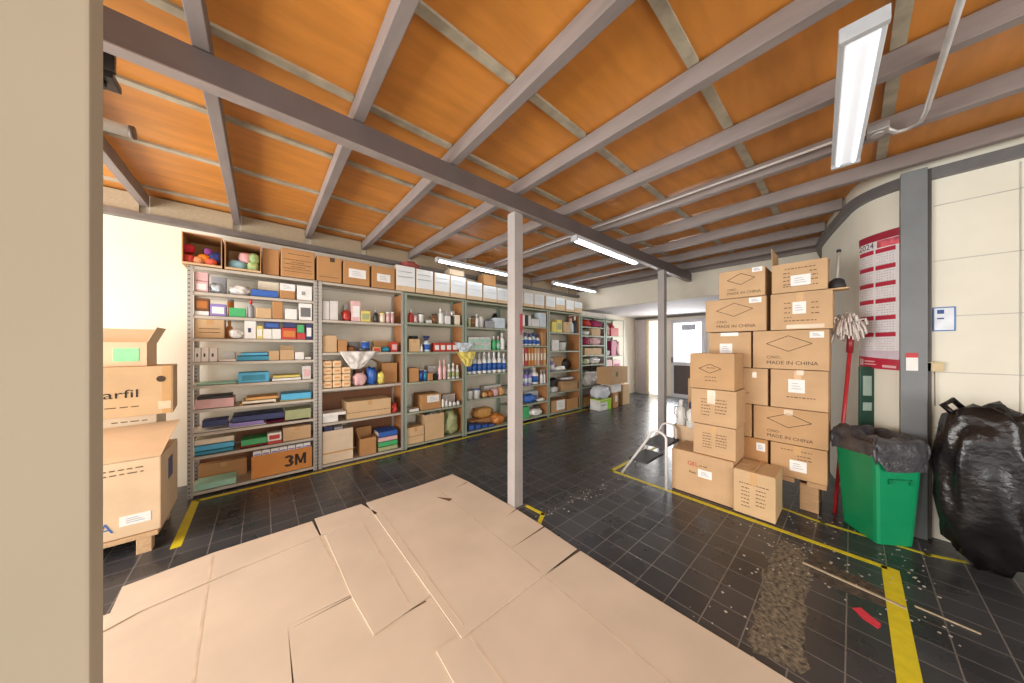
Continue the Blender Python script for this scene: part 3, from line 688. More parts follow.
BAYS = {
 1: (-.535, .49, [2.235, 1.99, 1.76, 1.537, 1.305, 1.076, .843, .615, .39, .05], 'leftmost shelving unit'),
 2: (.50, 1.50, [2.235, 1.78, 1.385, .949, .534, .04], 'second shelving unit'),
 3: (1.51, 2.475, [2.225, 1.807, 1.38, .944, .514, .05], 'third shelving unit'),
 4: (2.485, 3.47, [2.22, 1.786, 1.4, .994, .57, .05], 'fourth shelving unit'),
 5: (3.48, 4.475, [2.22, 1.86, 1.48, 1.08, .70, .34, .06], 'fifth shelving unit'),
 6: (4.485, 5.56, [2.22, 1.77, 1.37, .93, .48, .05], 'sixth shelving unit'),
 7: (5.60, 6.60, [2.19, 1.94, 1.73, 1.5, 1.26, 1.03, .5, .06], 'seventh shelving unit'),
 8: (6.64, 7.55, [2.19, 1.74, 1.22, .7, .06], 'farthest shelving unit'),
}
UL = {1: 'leftmost grey metal shelving unit holding folders and paper, nine shelves', 2: 'second grey metal shelving unit with the stacked cream packets', 3: 'third metal shelving unit with pink bottles and an open carton', 4: 'fourth metal shelving unit, greenish posts, just left of the centre post',
      5: 'fifth metal shelving unit, just right of the centre post', 6: 'sixth metal shelving unit with the papered carton at its foot', 7: 'seventh metal shelving unit, beyond the cream lintel', 8: 'farthest metal shelving unit, hung with red and pink goods'}
for k, (x0, x1, zs, nm) in BAYS.items():
    t = thing('shelving_unit', UL[k], 'shelf', ((x0+x1)/2, YF, 0), 0, 'metal shelving units'); wx = (x1-x0)/2
    pm, sm = (POSTM, SHM) if k < 3 else (GRN, SHG)
    for px in (-1, 1):
        for py in (0, 1):
            yb = 0 if py == 0 else YB-YF; sgn = 1 if py == 0 else -1; b = MB()
            xa = -wx if px < 0 else wx-.038
            b.box(xa, xa+.038, yb-.001*sgn, yb+.002*sgn, 0, zs[0]-.001); xb = -wx if px < 0 else wx-.003
            b.box(xb, xb+.003, yb, yb+.035*sgn, 0, zs[0]-.001); b.done('post', pm, t)
    for i, z in enumerate(zs):
        MB().box(-wx+.004, wx-.004, .004, YB-YF-.004, z-.004, z).box(-wx+.004, wx-.004, .004, .008, z-.032, z).box(-wx+.004, wx-.004, YB-YF-.008, YB-YF-.004, z-.032, z).done('shelf', sm, t)
    if k in (2, 3, 5, 6): MB().box(wx-.014, wx-.006, .03, YB-YF-.02, .06, zs[0]-.04).done('side_panel', HB, t)
    if k == 1: MB().box(-wx+.01, wx-.01, YB-YF+.0, YB-YF+.006, .06, .58).done('back_panel', HBD, t)
    if k == 2: MB().box(-wx+.01, wx-.01, YB-YF+.0, YB-YF+.006, .06, .85).done('back_panel', HBD, t)
    if k >= 7: MB().box(-wx+.01, wx-.01, YB-YF+.0, YB-YF+.006, .06, 2.15).done('back_panel', M('#6b5a55', .7), t)

ROWN = {1: ['top', 'second', 'third', 'fourth', 'fifth', 'sixth', 'seventh', 'eighth', 'bottom'], 2: ['top', 'second', 'third', 'fourth', 'bottom'], 3: ['top', 'second', 'third', 'fourth', 'bottom'], 4: ['top', 'second', 'third', 'fourth', 'bottom'],
        5: ['top', 'second', 'third', 'fourth', 'fifth', 'bottom'], 6: ['top', 'second', 'third', 'fourth', 'bottom'], 7: ['top', 'second', 'third', 'fourth', 'fifth', 'sixth', 'bottom'], 8: ['top', 'second', 'third', 'bottom']}
C = dict(w='#e8e7e3', c='#e9dcc4', t='#c99c68', o='#cf7f33', r='#c0392f', p='#dcb2b2', m='#a8325f', n='#2b3566', b='#2f5fb0', s='#4fb2dc', T='#2f8fae', g='#45ad6b', G='#a3aa7c', y='#dfcf6a', k='#2b2928', B='#7a4e2c', q='#98989c', Q='#6b6a6c', v='#8f7fc0', M='#9fcdb8', e='#dba45a', l='#c9d6de', z='#d6d3cf', h='#b87333')
def mat(c, rough=.5): return M(C[c], rough, var=.07, scale=14) if len(c) == 1 else M(c, rough)
def it(bay, row, kind, u0, u1, vt, c, desc, y=.02, d=None, vb=None, c2=None, c3=None, up=0.0, lab=True, op=None, clip=True, group=None, over=False):
    x0b, x1b, zs, bn = BAYS[bay]; z = zs[row+1]; Y = YF + y
    xa, xb = onY(u0, 347, Y)[0], onY(u1, 347, Y)[0]; zt = onY((u0+u1)/2, vt, Y)[2]
    if clip: xa, xb = max(xa, x0b+.045), min(xb, x1b-.045 if bay not in (2, 3, 5, 6) else x1b-.045)
    w = max(xb-xa, .03)
    if vb is not None: up = max(onY((u0+u1)/2, vb, Y)[2] - z, 0)
    z += up; zmax = zs[row] - .036
    h = max(min(zt, zmax) - z, .012)
    z += .0006
    label = desc if over else '%s, %s shelf of %s' % (desc, ROWN[bay][row], bn)
    D = d or min(.30, max(.1, w*.9)); D = min(D, YB - Y - .012)
    cx = xa + w/2
    grp = group
    if kind in ('carton', 'open'):
        return carton(label, xa, Y, z, w, D, h, tone=c if isinstance(c, int) else 0, op=kind == 'open', tape=w > .16, flaps=op if isinstance(op, dict) else None, stick=c2 or (), prints=c3 or (), group=grp)
    if kind == 'box':
        t = thing('product_box', label, 'box', (xa, Y, z), 0, grp)
        MB().box(0, w, 0, D, 0, h, .003).done('body', mat(c), t)
        if c2: MB().box(w*.12, w*.88, -.0015, .001, h*.2, h*.75).done('label', mat(c2), t)
        if c3: MB().box(w*.3, w*.55, -.003, -.001, h*.35, h*.6).done('mark', mat(c3), t)
        return t
    if kind in ('bottle', 'spray'):
        t = thing('bottle', label, 'bottle', (cx, Y + w/2, z), 0, grp)
        bottle(t, w/2*.94, h, mat(c, .35), mat(c2 or 'w', .35), mat(c3) if c3 else None, trigger=kind == 'spray', seg=12); return t
    if kind == 'tin':
        t = thing('tin', label, 'tin', (cx, Y + w/2, z), 0, grp)
        MB().lathe([(w*.48, 0), (w*.48, h*.88)], seg=14).done('body', mat(c, .35), t); MB().lathe([(w*.5, h*.88), (w*.5, h)], seg=14).done('lid', mat(c2 or 'q', .35), t)
        if c3: MB().lathe([(w*.486, h*.2), (w*.486, h*.7)], seg=14).done('label', mat(c3), t)
        return t
    if kind == 'tub':
        t = thing('tub', label, 'tub', (cx, Y + w/2, z), 0, grp)
        MB().lathe([(w*.40, 0), (w*.48, h*.85), (w*.5, h*.87), (w*.5, h*.93), (w*.3, h)], seg=16).done('body', mat(c, .4), t)
        if c2: MB().lathe([(w*.51, h*.86), (w*.51, h*.95), (w*.2, h*1.0)], seg=16).done('lid', mat(c2, .4), t)
        return t
    if kind == 'bag':
        t = MB().blob((0, 0, h*.48), (w*.5, min(D, .3)*.5, h*.52), (u0*7+vt) % 50, .35, 2.4, 3, floor=0).done('plastic_bag', M(C[c], .3, var=.2, scale=16, bump=.5)); t.location = (cx, Y + min(D, .3)/2 + .01, z)
        return tag(t, label, 'bag', grp)
    if kind == 'cloth':
        t = MB().blob((0, 0, h*.45), (w*.5, min(D, .25)*.5, h*.55), (u0*5+vt) % 40, .5, 3.2, 3, floor=0).done('folded_cloth', M(C[c], .9, var=.2, scale=20, bump=.3)); t.location = (cx, Y + min(D, .25)/2 + .01, z)
        return tag(t, label, 'cloth', grp)
    if kind in ('book', 'folder', 'paper'):
        nmz = {'book': 'book', 'folder': 'folder', 'paper': 'paper_stack'}[kind]
        t = thing(nmz, label, {'book': 'book', 'folder': 'folder', 'paper': 'paper'}[kind], (xa, Y, z), 0, grp)
        if kind == 'paper': MB().box(0, w, 0, D, 0, h, .002).done('sheets', mat(c, .8), t)
        else:
            e_ = min(.005, h*.25)
            MB().box(.004, w-.004, .006, D-.004, e_, h-e_).done('pages', mat(c2 or 'c', .8), t)
            MB().box(0, w, 0, D, h-e_, h, .001).done('cover', mat(c, .5), t); MB().box(0, w, 0, D, 0, e_, .001).done('cover', mat(c, .5), t)
            MB().box(0, w, 0, .004, 0, h, .001).done('spine', mat(c, .5), t)
        return t
    if kind == 'vbook':
        t = thing('binder', label, 'book', (xa, Y, z), 0, grp)
        MB().box(.003, w-.003, .004, D, .004, h-.006).done('pages', mat('c', .8), t); MB().box(0, .003, 0, D, 0, h).done('cover', mat(c), t); MB().box(w-.003, w, 0, D, 0, h).done('cover', mat(c), t); MB().box(0, w, 0, .004, 0, h).done('spine', mat(c), t)
        if c2: MB().box(w*.15, w*.85, -.0015, .001, h*.3, h*.7).done('label', mat(c2), t)
        return t
def rep(bay, row, kind, us, vt, c, desc, **k):
    n_ = len(us) - 1
    for i in range(n_):
        o = ('leftmost' if i == 0 else 'rightmost' if i == n_-1 else ORD[i])
        nm = '%s of %s' % (o, desc) if i in (0, n_-1) else '%s from left of %s' % (o, desc)
        it(bay, row, kind, us[i]+.3, us[i+1]-.3, vt[i] if isinstance(vt, (list, tuple)) else vt, c[i % len(c)] if isinstance(c, list) else c, nm, group='%s on %s' % (desc, BAYS[bay][3]), **k)

# --- leftmost unit
it(1, 0, 'box', 193, 208, 281, 'p', 'lower pink pack in a pair', c2='w'); it(1, 0, 'box', 193, 208, 272, 'p', 'upper pink pack in a pair', vb=280.6)
it(1, 0, 'bag', 208.5, 222, 282, 'l', 'clear crumpled bag beside the pink packs', d=.16); it(1, 0, 'bag', 228, 250, 285, 'z', 'white crumpled bag in the middle', d=.2)
it(1, 0, 'book', 251, 278, 290, 'b', 'blue flat case', d=.12); it(1, 0, 'box', 258, 279, 282, 'c', 'cream box behind the blue case', y=.17, d=.15)
it(1, 0, 'carton', 280, 295, 284, 3, 'brown box with a white top band', c2=((0, 1, .55, 1.0),)); it(1, 0, 'box', 297, 312, 286, 'w', 'white box with two small black marks', c3='q')
it(1, 1, 'box', 194, 209, 311, 'w', 'white flat box under the dark box'); it(1, 1, 'box', 194, 209, 298, 'B', 'dark brown box', vb=310.6, c2='h')
it(1, 1, 'box', 210, 226, 304, 'v', 'white and purple carton', c2='w'); it(1, 1, 'tin', 227, 234, 297, 'o', 'orange canister behind the green box', y=.16)
it(1, 1, 'box', 229, 245.5, 308, 'g', 'bright green packet', d=.1); it(1, 1, 'bottle', 247, 254.5, 296, 'q', 'grey bottle with a red cap', c2='r')
it(1, 1, 'carton', 256, 271.5, 308, 2, 'low tan carton'); it(1, 1, 'carton', 272.5, 283, 300, 3, 'taller orange brown carton')
it(1, 1, 'box', 285, 297, 309, 'w', 'plain white box'); it(1, 1, 'box', 299, 312, 303, 'w', 'white box with a grey picture', c2='Q')
it(1, 2, 'carton', 193, 224.5, 319, 2, 'wide tan carton with faint print', c3=(('L', .15, .85, .5, 2, .2),)); it(1, 2, 'bottle', 225.5, 233, 317, 'o', 'amber bottle', c2='h', y=.1)
it(1, 2, 'bag', 229, 243, 329, 'w', 'crumpled white paper in front of the amber bottle', y=.01, d=.08); it(1, 2, 'box', 244.5, 256, 321, 'w', 'white box with a dark blue spot', c3='n')
it(1, 2, 'box', 256.8, 262.8, 326, 'y', 'yellow packet', c2='w'); it(1, 2, 'box', 263.2, 271.8, 329, 'w', 'left one of two low white boxes'); it(1, 2, 'box', 272.2, 281, 329, 'w', 'right one of two low white boxes')
it(1, 2, 'box', 264, 280, 321.5, 'n', 'dark blue box lying on the white boxes', vb=328.6, c2='b'); it(1, 2, 'box', 281.5, 296.5, 328, 'r', 'orange red box', c2='o'); it(1, 2, 'box', 284, 296, 321.5, 'n', 'dark blue box on the orange red box', vb=327.7)
it(1, 2, 'box', 297.2, 305.5, 333, 'r', 'red box under the green packet'); it(1, 2, 'box', 297.2, 304, 325, 'g', 'green packet on the red box', vb=332.6); it(1, 2, 'box', 306, 312, 324, 'n', 'tall navy and white box', c2='w')
rep(1, 3, 'box', [193, 201, 209, 217.5], 348, 'w', 'three white boxes with black figures', c3='k')
it(1, 3, 'paper', 219, 236, 359.5, 'w', 'loose white sheets'); it(1, 3, 'folder', 237, 269, 356, 'T', 'lower blue folder'); it(1, 3, 'folder', 241, 267, 352.5, 's', 'upper blue folder', vb=355.7)
it(1, 3, 'open', 269, 279, 351, 2, 'small tan tray', op={'l': 50}); it(1, 3, 'open', 280, 294, 350, 2, 'open tan tray with raised lid', op={'b': 5}); it(1, 3, 'box', 295, 304, 352, 'w', 'white packet'); it(1, 3, 'box', 305, 311, 357, 'z', 'small grey packet')
it(1, 4, 'paper', 196, 236, 383, 'M', 'pale green sheets'); it(1, 4, 'box', 238, 269, 372.5, 's', 'sky blue wide box', c2='T'); it(1, 4, 'paper', 272, 301, 378, 'w', 'white paper pile'); it(1, 4, 'folder', 273, 300, 375, 'y', 'pale yellow folder on the paper pile', vb=377.6); it(1, 4, 'box', 302.5, 311, 366, 'z', 'pinkish white packet', c2='p')
it(1, 5, 'paper', 193, 234, 399, 'p', 'rosy ream of paper'); it(1, 5, 'book', 197, 232, 396, 'k', 'dark pad on the rosy ream', vb=398.8)
it(1, 5, 'folder', 239, 274, 404, 'e', 'manila folder at the bottom of a pile'); it(1, 5, 'folder', 242, 276, 400, 'c', 'cream folder in the manila pile', vb=403.6); it(1, 5, 'folder', 246, 278, 396.5, 'e', 'topmost manila folder', vb=399.6)
it(1, 5, 'folder', 280, 311, 400, 'y', 'yellow folder'); it(1, 5, 'folder', 281, 311, 393, 's', 'pale blue folder over the yellow one', vb=399.7, c2='w')
it(1, 6, 'paper', 191, 311, 427, 'z', 'wide grey board across the shelf', d=.3); it(1, 6, 'folder', 202, 228, 420, 'n', 'dark navy folder', vb=426.5); it(1, 6, 'folder', 229, 264, 421, 'v', 'lower purple blue folder', vb=426); it(1, 6, 'folder', 232, 284, 414.5, 'n', 'long navy folder on top', vb=420.7)
it(1, 6, 'folder', 266, 309, 420, 'm', 'magenta folder', vb=426); it(1, 6, 'folder', 285, 311, 409, 'G', 'pale green folder', vb=419.6)
it(1, 7, 'carton', 190, 231, 455, 2, 'flat tan box under the books', c2=()); it(1, 7, 'book', 190, 233, 450, 'T', 'teal book', vb=454.8); it(1, 7, 'book', 191, 234, 444, 's', 'light blue book', vb=449.7); it(1, 7, 'book', 192, 234, 438, 'c', 'cream book on the blue ones', vb=443.7)
it(1, 7, 'book', 240, 266, 450.5, 'b', 'blue book under red', vb=454); it(1, 7, 'book', 240, 266, 445, 'r', 'red book', vb=450.2); it(1, 7, 'book', 241, 267, 438.5, 'g', 'green book on the red one', vb=444.7)
it(1, 7, 'box', 267.5, 281.5, 441, 'r', 'red box under a white one'); it(1, 7, 'box', 267.5, 281.5, 433, 'w', 'white box with red print on the red box', vb=440.7, c2='r'); it(1, 7, 'carton', 283, 311, 426.5, 2, 'plain tan carton')
it(1, 8, 'carton', 197, 247, 462, 3, 'dark brown carton at the back', y=.26, d=.1); it(1, 8, 'paper', 190, 236, 482, 'M', 'pale green papers', d=.2)
def mark3m(t, x, z, h):
    b = MB(); w = h*.82; th = h*.24; B3 = []
    def bar(P, Q, w_):
        P, Q = Vector(P), Vector(Q); d = (Q-P).normalized(); n_ = Vector((-d.y, d.x))*w_/2
        V = [b._v((x + p.x*h, -.0016, z + p.y*h)) for p in (P-n_, Q-n_, Q+n_, P+n_)]; b.b.faces.new(V)
    def arc(cx, cy, r, a0, a1, w_, n_=10):
        for i in range(n_):
            a, c = a0 + (a1-a0)*i/n_, a0 + (a1-a0)*(i+1)/n_
            V = [b._v((x + (cx + rr*1.25*math.cos(q))*h, -.0016, z + (cy + rr*math.sin(q))*h)) for rr, q in ((r-w_/2, a), (r+w_/2, a), (r+w_/2, c), (r-w_/2, c))]; b.b.faces.new(V)
    arc(.32, .73, .18, 2.7, -PI/2, .2); arc(.32, .28, .19, PI/2, -2.7, .2)
    for X_ in (.86, 1.5): bar((X_, 0), (X_, 1), .19)
    bar((.90, .98), (1.18, .12), .17); bar((1.46, .98), (1.18, .12), .17)
    b.done('printed_mark', M('#3a2d24', .7), t)
def box3m():
    Y = YF+.015; x0 = -.085; x1 = .44; z = .0506; h = .235
    t = carton('orange carton marked 3M full of white boxes, bottom shelf of leftmost unit', x0, Y, z, x1-x0, .3, h, op=True, mat=M('#cf8a45', .7, 'card', var=.05))
    mark3m(t, .27, .055, .125)
    n_ = 7
    for i in range(n_):
        w = (x1-x0-.02)/n_; lab = ('leftmost' if i == 0 else 'rightmost' if i == n_-1 else ORD[i] + ' from left')
        q = thing('product_box', '%s small white and blue box in the orange carton' % lab, 'box', (x0+.01+i*w, Y+.02, z+.012), 0, 'white boxes in the orange carton')
        MB().box(.003, w-.003, 0, .2, 0, .27, .002).done('body', WHITE, q); MB().box(.01, w-.01, -.001, .001, .225, .24).done('stripe', mat('v'), q)
box3m()
# --- second unit
it(2, 0, 'box', 321, 329.5, 301, 'z', 'left grey white box of a pair'); it(2, 0, 'box', 330, 338, 301, 'z', 'right grey white box of a pair'); it(2, 0, 'bag', 343, 351, 310, 'r', 'red and pink packet', d=.1); it(2, 0, 'box', 351.6, 360.5, 301, 'p', 'pink and white carton', c2='w')
it(2, 0, 'box', 361, 370.5, 311, 'y', 'yellow box', c2='G'); it(2, 0, 'bottle', 374, 379, 309, 'k', 'dark thin bottle', c2='q'); it(2, 0, 'tin', 380, 386, 313, 'c', 'cream jar', c2='y'); it(2, 0, 'tin', 386.6, 390.5, 312, 'p', 'left pink jar', c2='w'); it(2, 0, 'tin', 391, 394.6, 312, 'p', 'right pink jar', c2='w')
it(2, 1, 'carton', 321, 337, 335.5, 2, 'larger tan carton'); it(2, 1, 'carton', 338, 347, 340, 3, 'small tan carton'); it(2, 1, 'cloth', 348, 356, 346, 'B', 'dark brown lump', d=.1); it(2, 1, 'tin', 362, 371, 341, 'b', 'blue and grey tin', c2='q')
it(2, 1, 'box', 373, 381, 347, 't', 'little tan box', c2='r'); it(2, 1, 'bag', 382, 391, 347, 'T', 'blue green packets', d=.12); it(2, 1, 'box', 391.5, 397.5, 342, 'r', 'red packet', c2='p')
for r_ in range(4):
    for c_ in range(3):
        u0 = 320.5 + c_*11; vb = 389 - r_*8.2
        nm = '%s cream wrapped packet in the %s row of the pile' % (('left', 'middle', 'right')[c_], ('bottom', 'second', 'third', 'top')[r_])
        if r_ == 3 and c_ == 2: continue
        xa, xb = onY(u0, 347, YF+.02)[0], onY(u0+11, 347, YF+.02)[0]; xa, xb = .55 + c_*.10, .645 + c_*.10
        t = thing('wrapped_packet', nm + ', second unit', 'packet', (xa, YF+.02, .9496 + r_*.084), 0, 'cream wrapped packets')
        MB().box(0, .095, 0, .28, 0, .081, .014).done('body', M('#e6c79c', .4, var=.06), t); MB().box(.02, .075, -.0012, .02, .03, .05).done('label', M('#d88f4e', .5), t)
it(2, 2, 'bag', 354, 367, 373, 'p', 'pink and crimson cloth bag', d=.12, y=.0); it(2, 2, 'bag', 367.5, 378, 367, 'b', 'shiny blue packet', d=.14); it(2, 2, 'bag', 379, 385, 372, 'y', 'pale yellow packet', d=.1, y=.0); it(2, 2, 'open', 382, 397, 363, 3, 'open tan carton', y=.12, d=.25, op={'l': 60})
it(2, 3, 'paper', 320, 338, 416, 'w', 'white papers under the upper sheets'); it(2, 3, 'carton', 347, 391, 400, 2, 'long tan carton with a lid seam', d=.34, c3=(('L', .02, .98, .35, 1, .1),)); it(2, 3, 'bag', 392, 398, 404, 'r', 'red packet', d=.1)
it(2, 4, 'open', 321, 353, 430, 5, 'pale open carton of files', d=.3, c2=((.0, 1, .28, .33, TAPE),)); it(2, 4, 'vbook', 324, 333, 427, 'n', 'navy file standing in the pale carton', y=.06, d=.2, up=.01); it(2, 4, 'vbook', 334, 343, 427, 'q', 'grey file standing in the pale carton', y=.06, d=.2, up=.01); it(2, 4, 'vbook', 343.5, 350, 428, 'p', 'pink file standing in the pale carton', y=.06, d=.2, up=.01)
it(2, 4, 'open', 360, 376, 438, 3, 'brown open carton', d=.22, op={'l': 20, 'b': 10})
for r_, (c_, nm, v0, v1) in enumerate((('G', 'green book in the pile', 446, 452), ('g', 'bright green book in the pile', 441, 446), ('p', 'pink book in the pile', 436.5, 441), ('b', 'dark blue book topping the pile', 431, 436.5))):
    it(2, 4, 'book', 378.5, 397.5, v0, c_, nm, vb=v1 + (6 if r_ == 0 else -.2), d=.25)
# --- third unit
it(3, 0, 'bottle', 409, 414, 309, 'r', 'red bottle with white cap'); it(3, 0, 'tin', 414.5, 418, 315, 'p', 'pink jar'); it(3, 0, 'tub', 419, 425, 313, 'w', 'white jar with dark green lid', c2='k'); it(3, 0, 'paper', 427, 432, 320, 'z', 'flat white tray'); it(3, 0, 'tin', 433, 438, 314, 'B', 'small dark jar', c2='k')
it(3, 0, 'bottle', 439, 445, 308, 'w', 'tall white jug', c2='z'); it(3, 0, 'box', 445.5, 450.5, 316, 'w', 'white box'); it(3, 0, 'bottle', 451, 454.5, 312, 'k', 'thin dark bottle'); it(3, 0, 'box', 455, 460, 315, 'c', 'cream box')
it(3, 1, 'carton', 409, 420, 339, 2, 'tan carton with dark tools on top'); it(3, 1, 'bottle', 420.5, 423.5, 344, 'w', 'small white bottle'); it(3, 1, 'spray', 424.5, 432, 334, 'l', 'blue white spray bottle', c2='n', c3='b')
rep(3, 1, 'box', [434, 440, 446, 452, 458.5], 343, 'r', 'four red and white packets', c2='w')
it(3, 2, 'carton', 409, 419, 368, 3, 'tan carton'); it(3, 2, 'tin', 419.5, 423.5, 369, 'n', 'left blue can', c3='b'); it(3, 2, 'tin', 424, 427.5, 370, 'b', 'right blue can', c3='T'); it(3, 2, 'carton', 428, 433, 373, 3, 'little orange brown carton'); it(3, 2, 'cloth', 433.5, 438.5, 374, 'k', 'small black pouch', d=.08)
rep(3, 2, 'bottle', [438.7, 443, 447.3], 360, 'p', 'two tall pink bottles', c2='p'); rep(3, 2, 'bottle', [447.6, 452, 456, 460.5], [364, 363, 365], 'z', 'three pale bottles with white caps', c3='G')
it(3, 3, 'paper', 409, 419, 409, 'z', 'folded white sheet'); it(3, 3, 'carton', 421, 441, 394, 3, 'tan carton with a slanted white label', c2=((.3, .9, .45, .9),)); rep(3, 3, 'bottle', [441.5, 445.3, 449, 453, 457, 460.8], [396, 398, 400, 401, 400], ['w', 'z', 'w'], 'five small white bottles', c2='q')
it(3, 4, 'carton', 407, 424, 427, 2, 'low tan carton', c3=(('L', .05, .95, .45, 1, .1),)); it(3, 4, 'open', 425, 444, 414, 2, 'tall open tan carton', d=.3, op={'l': 74}); it(3, 4, 'bag', 428, 441, 413, 'w', 'white bag inside the open tan carton', y=.06, d=.2, up=.2); it(3, 4, 'bag', 447, 460, 412, 'G', 'olive patterned sack', d=.25)
# --- fourth unit
it(4, 0, 'tin', 468.5, 472, 318, 'G', 'pale green jar', c2='w'); it(4, 0, 'tin', 472.5, 475.5, 316, 'B', 'dark jar', c2='k'); it(4, 0, 'bottle', 476, 479.5, 314, 'w', 'white cone bottle'); it(4, 0, 'tub', 480, 485.5, 316, 'z', 'white tub with lime lid', c2='G'); it(4, 0, 'box', 486, 494.5, 321, 'q', 'grey box'); it(4, 0, 'box', 495, 505, 318, 'l', 'pale blue white box'); it(4, 0, 'bag', 494, 499, 314, 'k', 'black roll behind the pale box', y=.25, d=.08)
for r_ in range(2):
    for c_ in range(4):
        u0 = 468.5 + c_*5.6
        it(4, 1, 'box', u0, u0+5.4, 343.5 - r_*6.3, 'z', '%s %s white pack in the small pack wall' % (('lower', 'upper')[r_], ('first', 'second', 'third', 'fourth')[c_]), c2='M', up=.10*r_, d=.2, group='white packs on fourth unit')
it(4, 1, 'bottle', 493, 497, 336, 'g', 'green bottle', c2='w'); it(4, 1, 'bottle', 497.5, 501, 336, 'g', 'second green bottle', c2='p', c3='M'); it(4, 1, 'bottle', 501.5, 506, 333, 'w', 'white bottle', c2='z')
rep(4, 2, 'bottle', [467.5, 473, 478, 483, 488, 493, 498, 503, 507], [354, 352, 353, 350, 352, 350, 352, 353], ['w', 'l', 'w'], 'eight blue and white detergent bottles', c2='w', c3='b')
it(4, 3, 'tub', 468, 474.5, 391, 'w', 'left white tub with blue label', c2='w'); it(4, 3, 'tub', 475, 482, 389, 'w', 'right white tub with blue label', c2='b'); rep(4, 3, 'bag', [483.5, 489, 494.5, 500, 506], [392, 391, 389, 387], ['t', 'h', 'p', 't'], 'four brown packets', d=.14)
it(4, 4, 'carton', 469, 494.5, 419, 3, 'brown carton at the back', y=.20, d=.16); it(4, 4, 'bag', 477, 494, 408, 'e', 'orange brown paper bag on the brown carton', y=.19, d=.17, vb=418.4); rep(4, 4, 'box', [468.3, 475, 481.5, 488, 494.5], 424, 'n', 'four dark blue boxes', c2='b', d=.14); it(4, 4, 'bag', 495.5, 506.5, 414, 'h', 'crumpled brown bag', d=.2)
# --- fifth unit
it(5, 0, 'vbook', 522, 525, 315, 'w', 'white binder'); it(5, 0, 'vbook', 525.3, 528, 315, 'k', 'black binder'); it(5, 0, 'vbook', 528.3, 531, 316, 'z', 'grey binder'); it(5, 0, 'box', 531.5, 539.5, 319, 'z', 'low grey box'); it(5, 0, 'box', 540, 546.5, 313, 'l', 'pale tall box')
rep(5, 1, 'spray', [521, 525, 529, 533, 537, 541], [332, 331, 332, 331, 333], ['w', 'l'], 'five blue and white spray bottles', c2='n', c3='b'); it(5, 1, 'carton', 542, 546.5, 332, 3, 'narrow tan carton')
rep(5, 2, 'vbook', [521, 524.5, 528, 531, 534, 537, 540, 543, 546.8], 348, ['p', 'r', 'o', 'o', 'e', 'p', 'h', 'e'], 'eight orange and pink binders', c2='c')
rep(5, 3, 'spray', [521, 525, 529, 533], [368, 367, 368], 'v', 'three violet capped bottles', c2='n', c3='l'); it(5, 3, 'bottle', 533.5, 540.5, 366, 'w', 'big white bottle with blue ring', c2='z', c3='b'); rep(5, 3, 'spray', [541, 544, 547], 368, 'w', 'two white spray bottles', c2='q')
it(5, 4, 'bag', 527, 538.5, 395, 'b', 'blue and white plastic bag', d=.2); it(5, 4, 'bag', 539.5, 546.5, 398, 'w', 'white cloth bundle', d=.14)
it(5, 5, 'box', 522, 529, 407, 'g', 'dark green box'); it(5, 5, 'bag', 530.5, 544, 409, 'w', 'white bag lying', d=.22); it(5, 5, 'bag', 538, 546, 404, 'Q', 'grey tool bag behind the white bag', y=.2, d=.15)
# --- sixth unit
it(6, 0, 'box', 552, 556.5, 322, 'y', 'left yellow box'); it(6, 0, 'box', 557, 562, 320, 'y', 'right yellow box', c2='G'); it(6, 0, 'carton', 564, 570.5, 322, 2, 'tan carton'); it(6, 0, 'bottle', 571, 575, 318, 'l', 'pale bottle with pink cap', c2='p'); it(6, 0, 'bottle', 575.2, 577.6, 316, 'k', 'dark bottle')
it(6, 1, 'tub', 560.5, 569.5, 341, 'w', 'white tub with black lid', c2='k'); it(6, 2, 'bottle', 551.5, 556, 358, 'v', 'white violet bottle', c2='w', c3='w'); it(6, 2, 'bag', 557, 567.5, 366, 'w', 'white bag', d=.2, y=.0); it(6, 2, 'bag', 563, 577, 359, 'k', 'black bag', y=.2, d=.16)
it(6, 3, 'bag', 551, 561.5, 379, 'k', 'black bag', y=.14, d=.2); it(6, 3, 'bag', 551.5, 560, 387, 'z', 'white bag before the black one', d=.12, y=.0); it(6, 3, 'open', 562.5, 577.5, 381, 1, 'open tan carton', d=.28, op={'f': 100}); it(6, 3, 'bag', 564, 576, 377, 'z', 'white sheet bundle in the open carton', y=.06, d=.2, up=.22)
it(6, 4, 'carton', 551.5, 565.5, 400, 1, 'carton with a white paper sheet on its front', c2=((.35, .95, .15, .95),), d=.3); it(6, 4, 'open', 567, 578, 398, 3, 'open brown carton', d=.3)
# --- far units
it(7, 0, 'cloth', 584, 592, 319.5, 'r', 'red cloth bundle', d=.25); it(7, 0, 'cloth', 592.5, 602, 320, 'm', 'crimson cloth bundle', d=.25); it(7, 1, 'bag', 584, 591, 330, 'z', 'white bag', d=.2); it(7, 1, 'carton', 592, 600.5, 328, 2, 'tan carton')
it(7, 2, 'cloth', 584, 590, 337, 'm', 'dark purple cloth', d=.2); it(7, 2, 'cloth', 591, 602, 337, 'p', 'mauve cloth bundle', d=.2); it(7, 3, 'carton', 585, 601.5, 348, 2, 'long tan carton'); it(7, 4, 'bag', 584, 590, 358, 'G', 'olive bag', d=.2); it(7, 4, 'bag', 591, 602, 357, 'z', 'pale bag', d=.25)
it(7, 5, 'bag', 583, 602, 371, 'z', 'long white bag', d=.3); it(7, 6, 'carton', 583.5, 602, 396, 3, 'dark carton at the foot', d=.3)
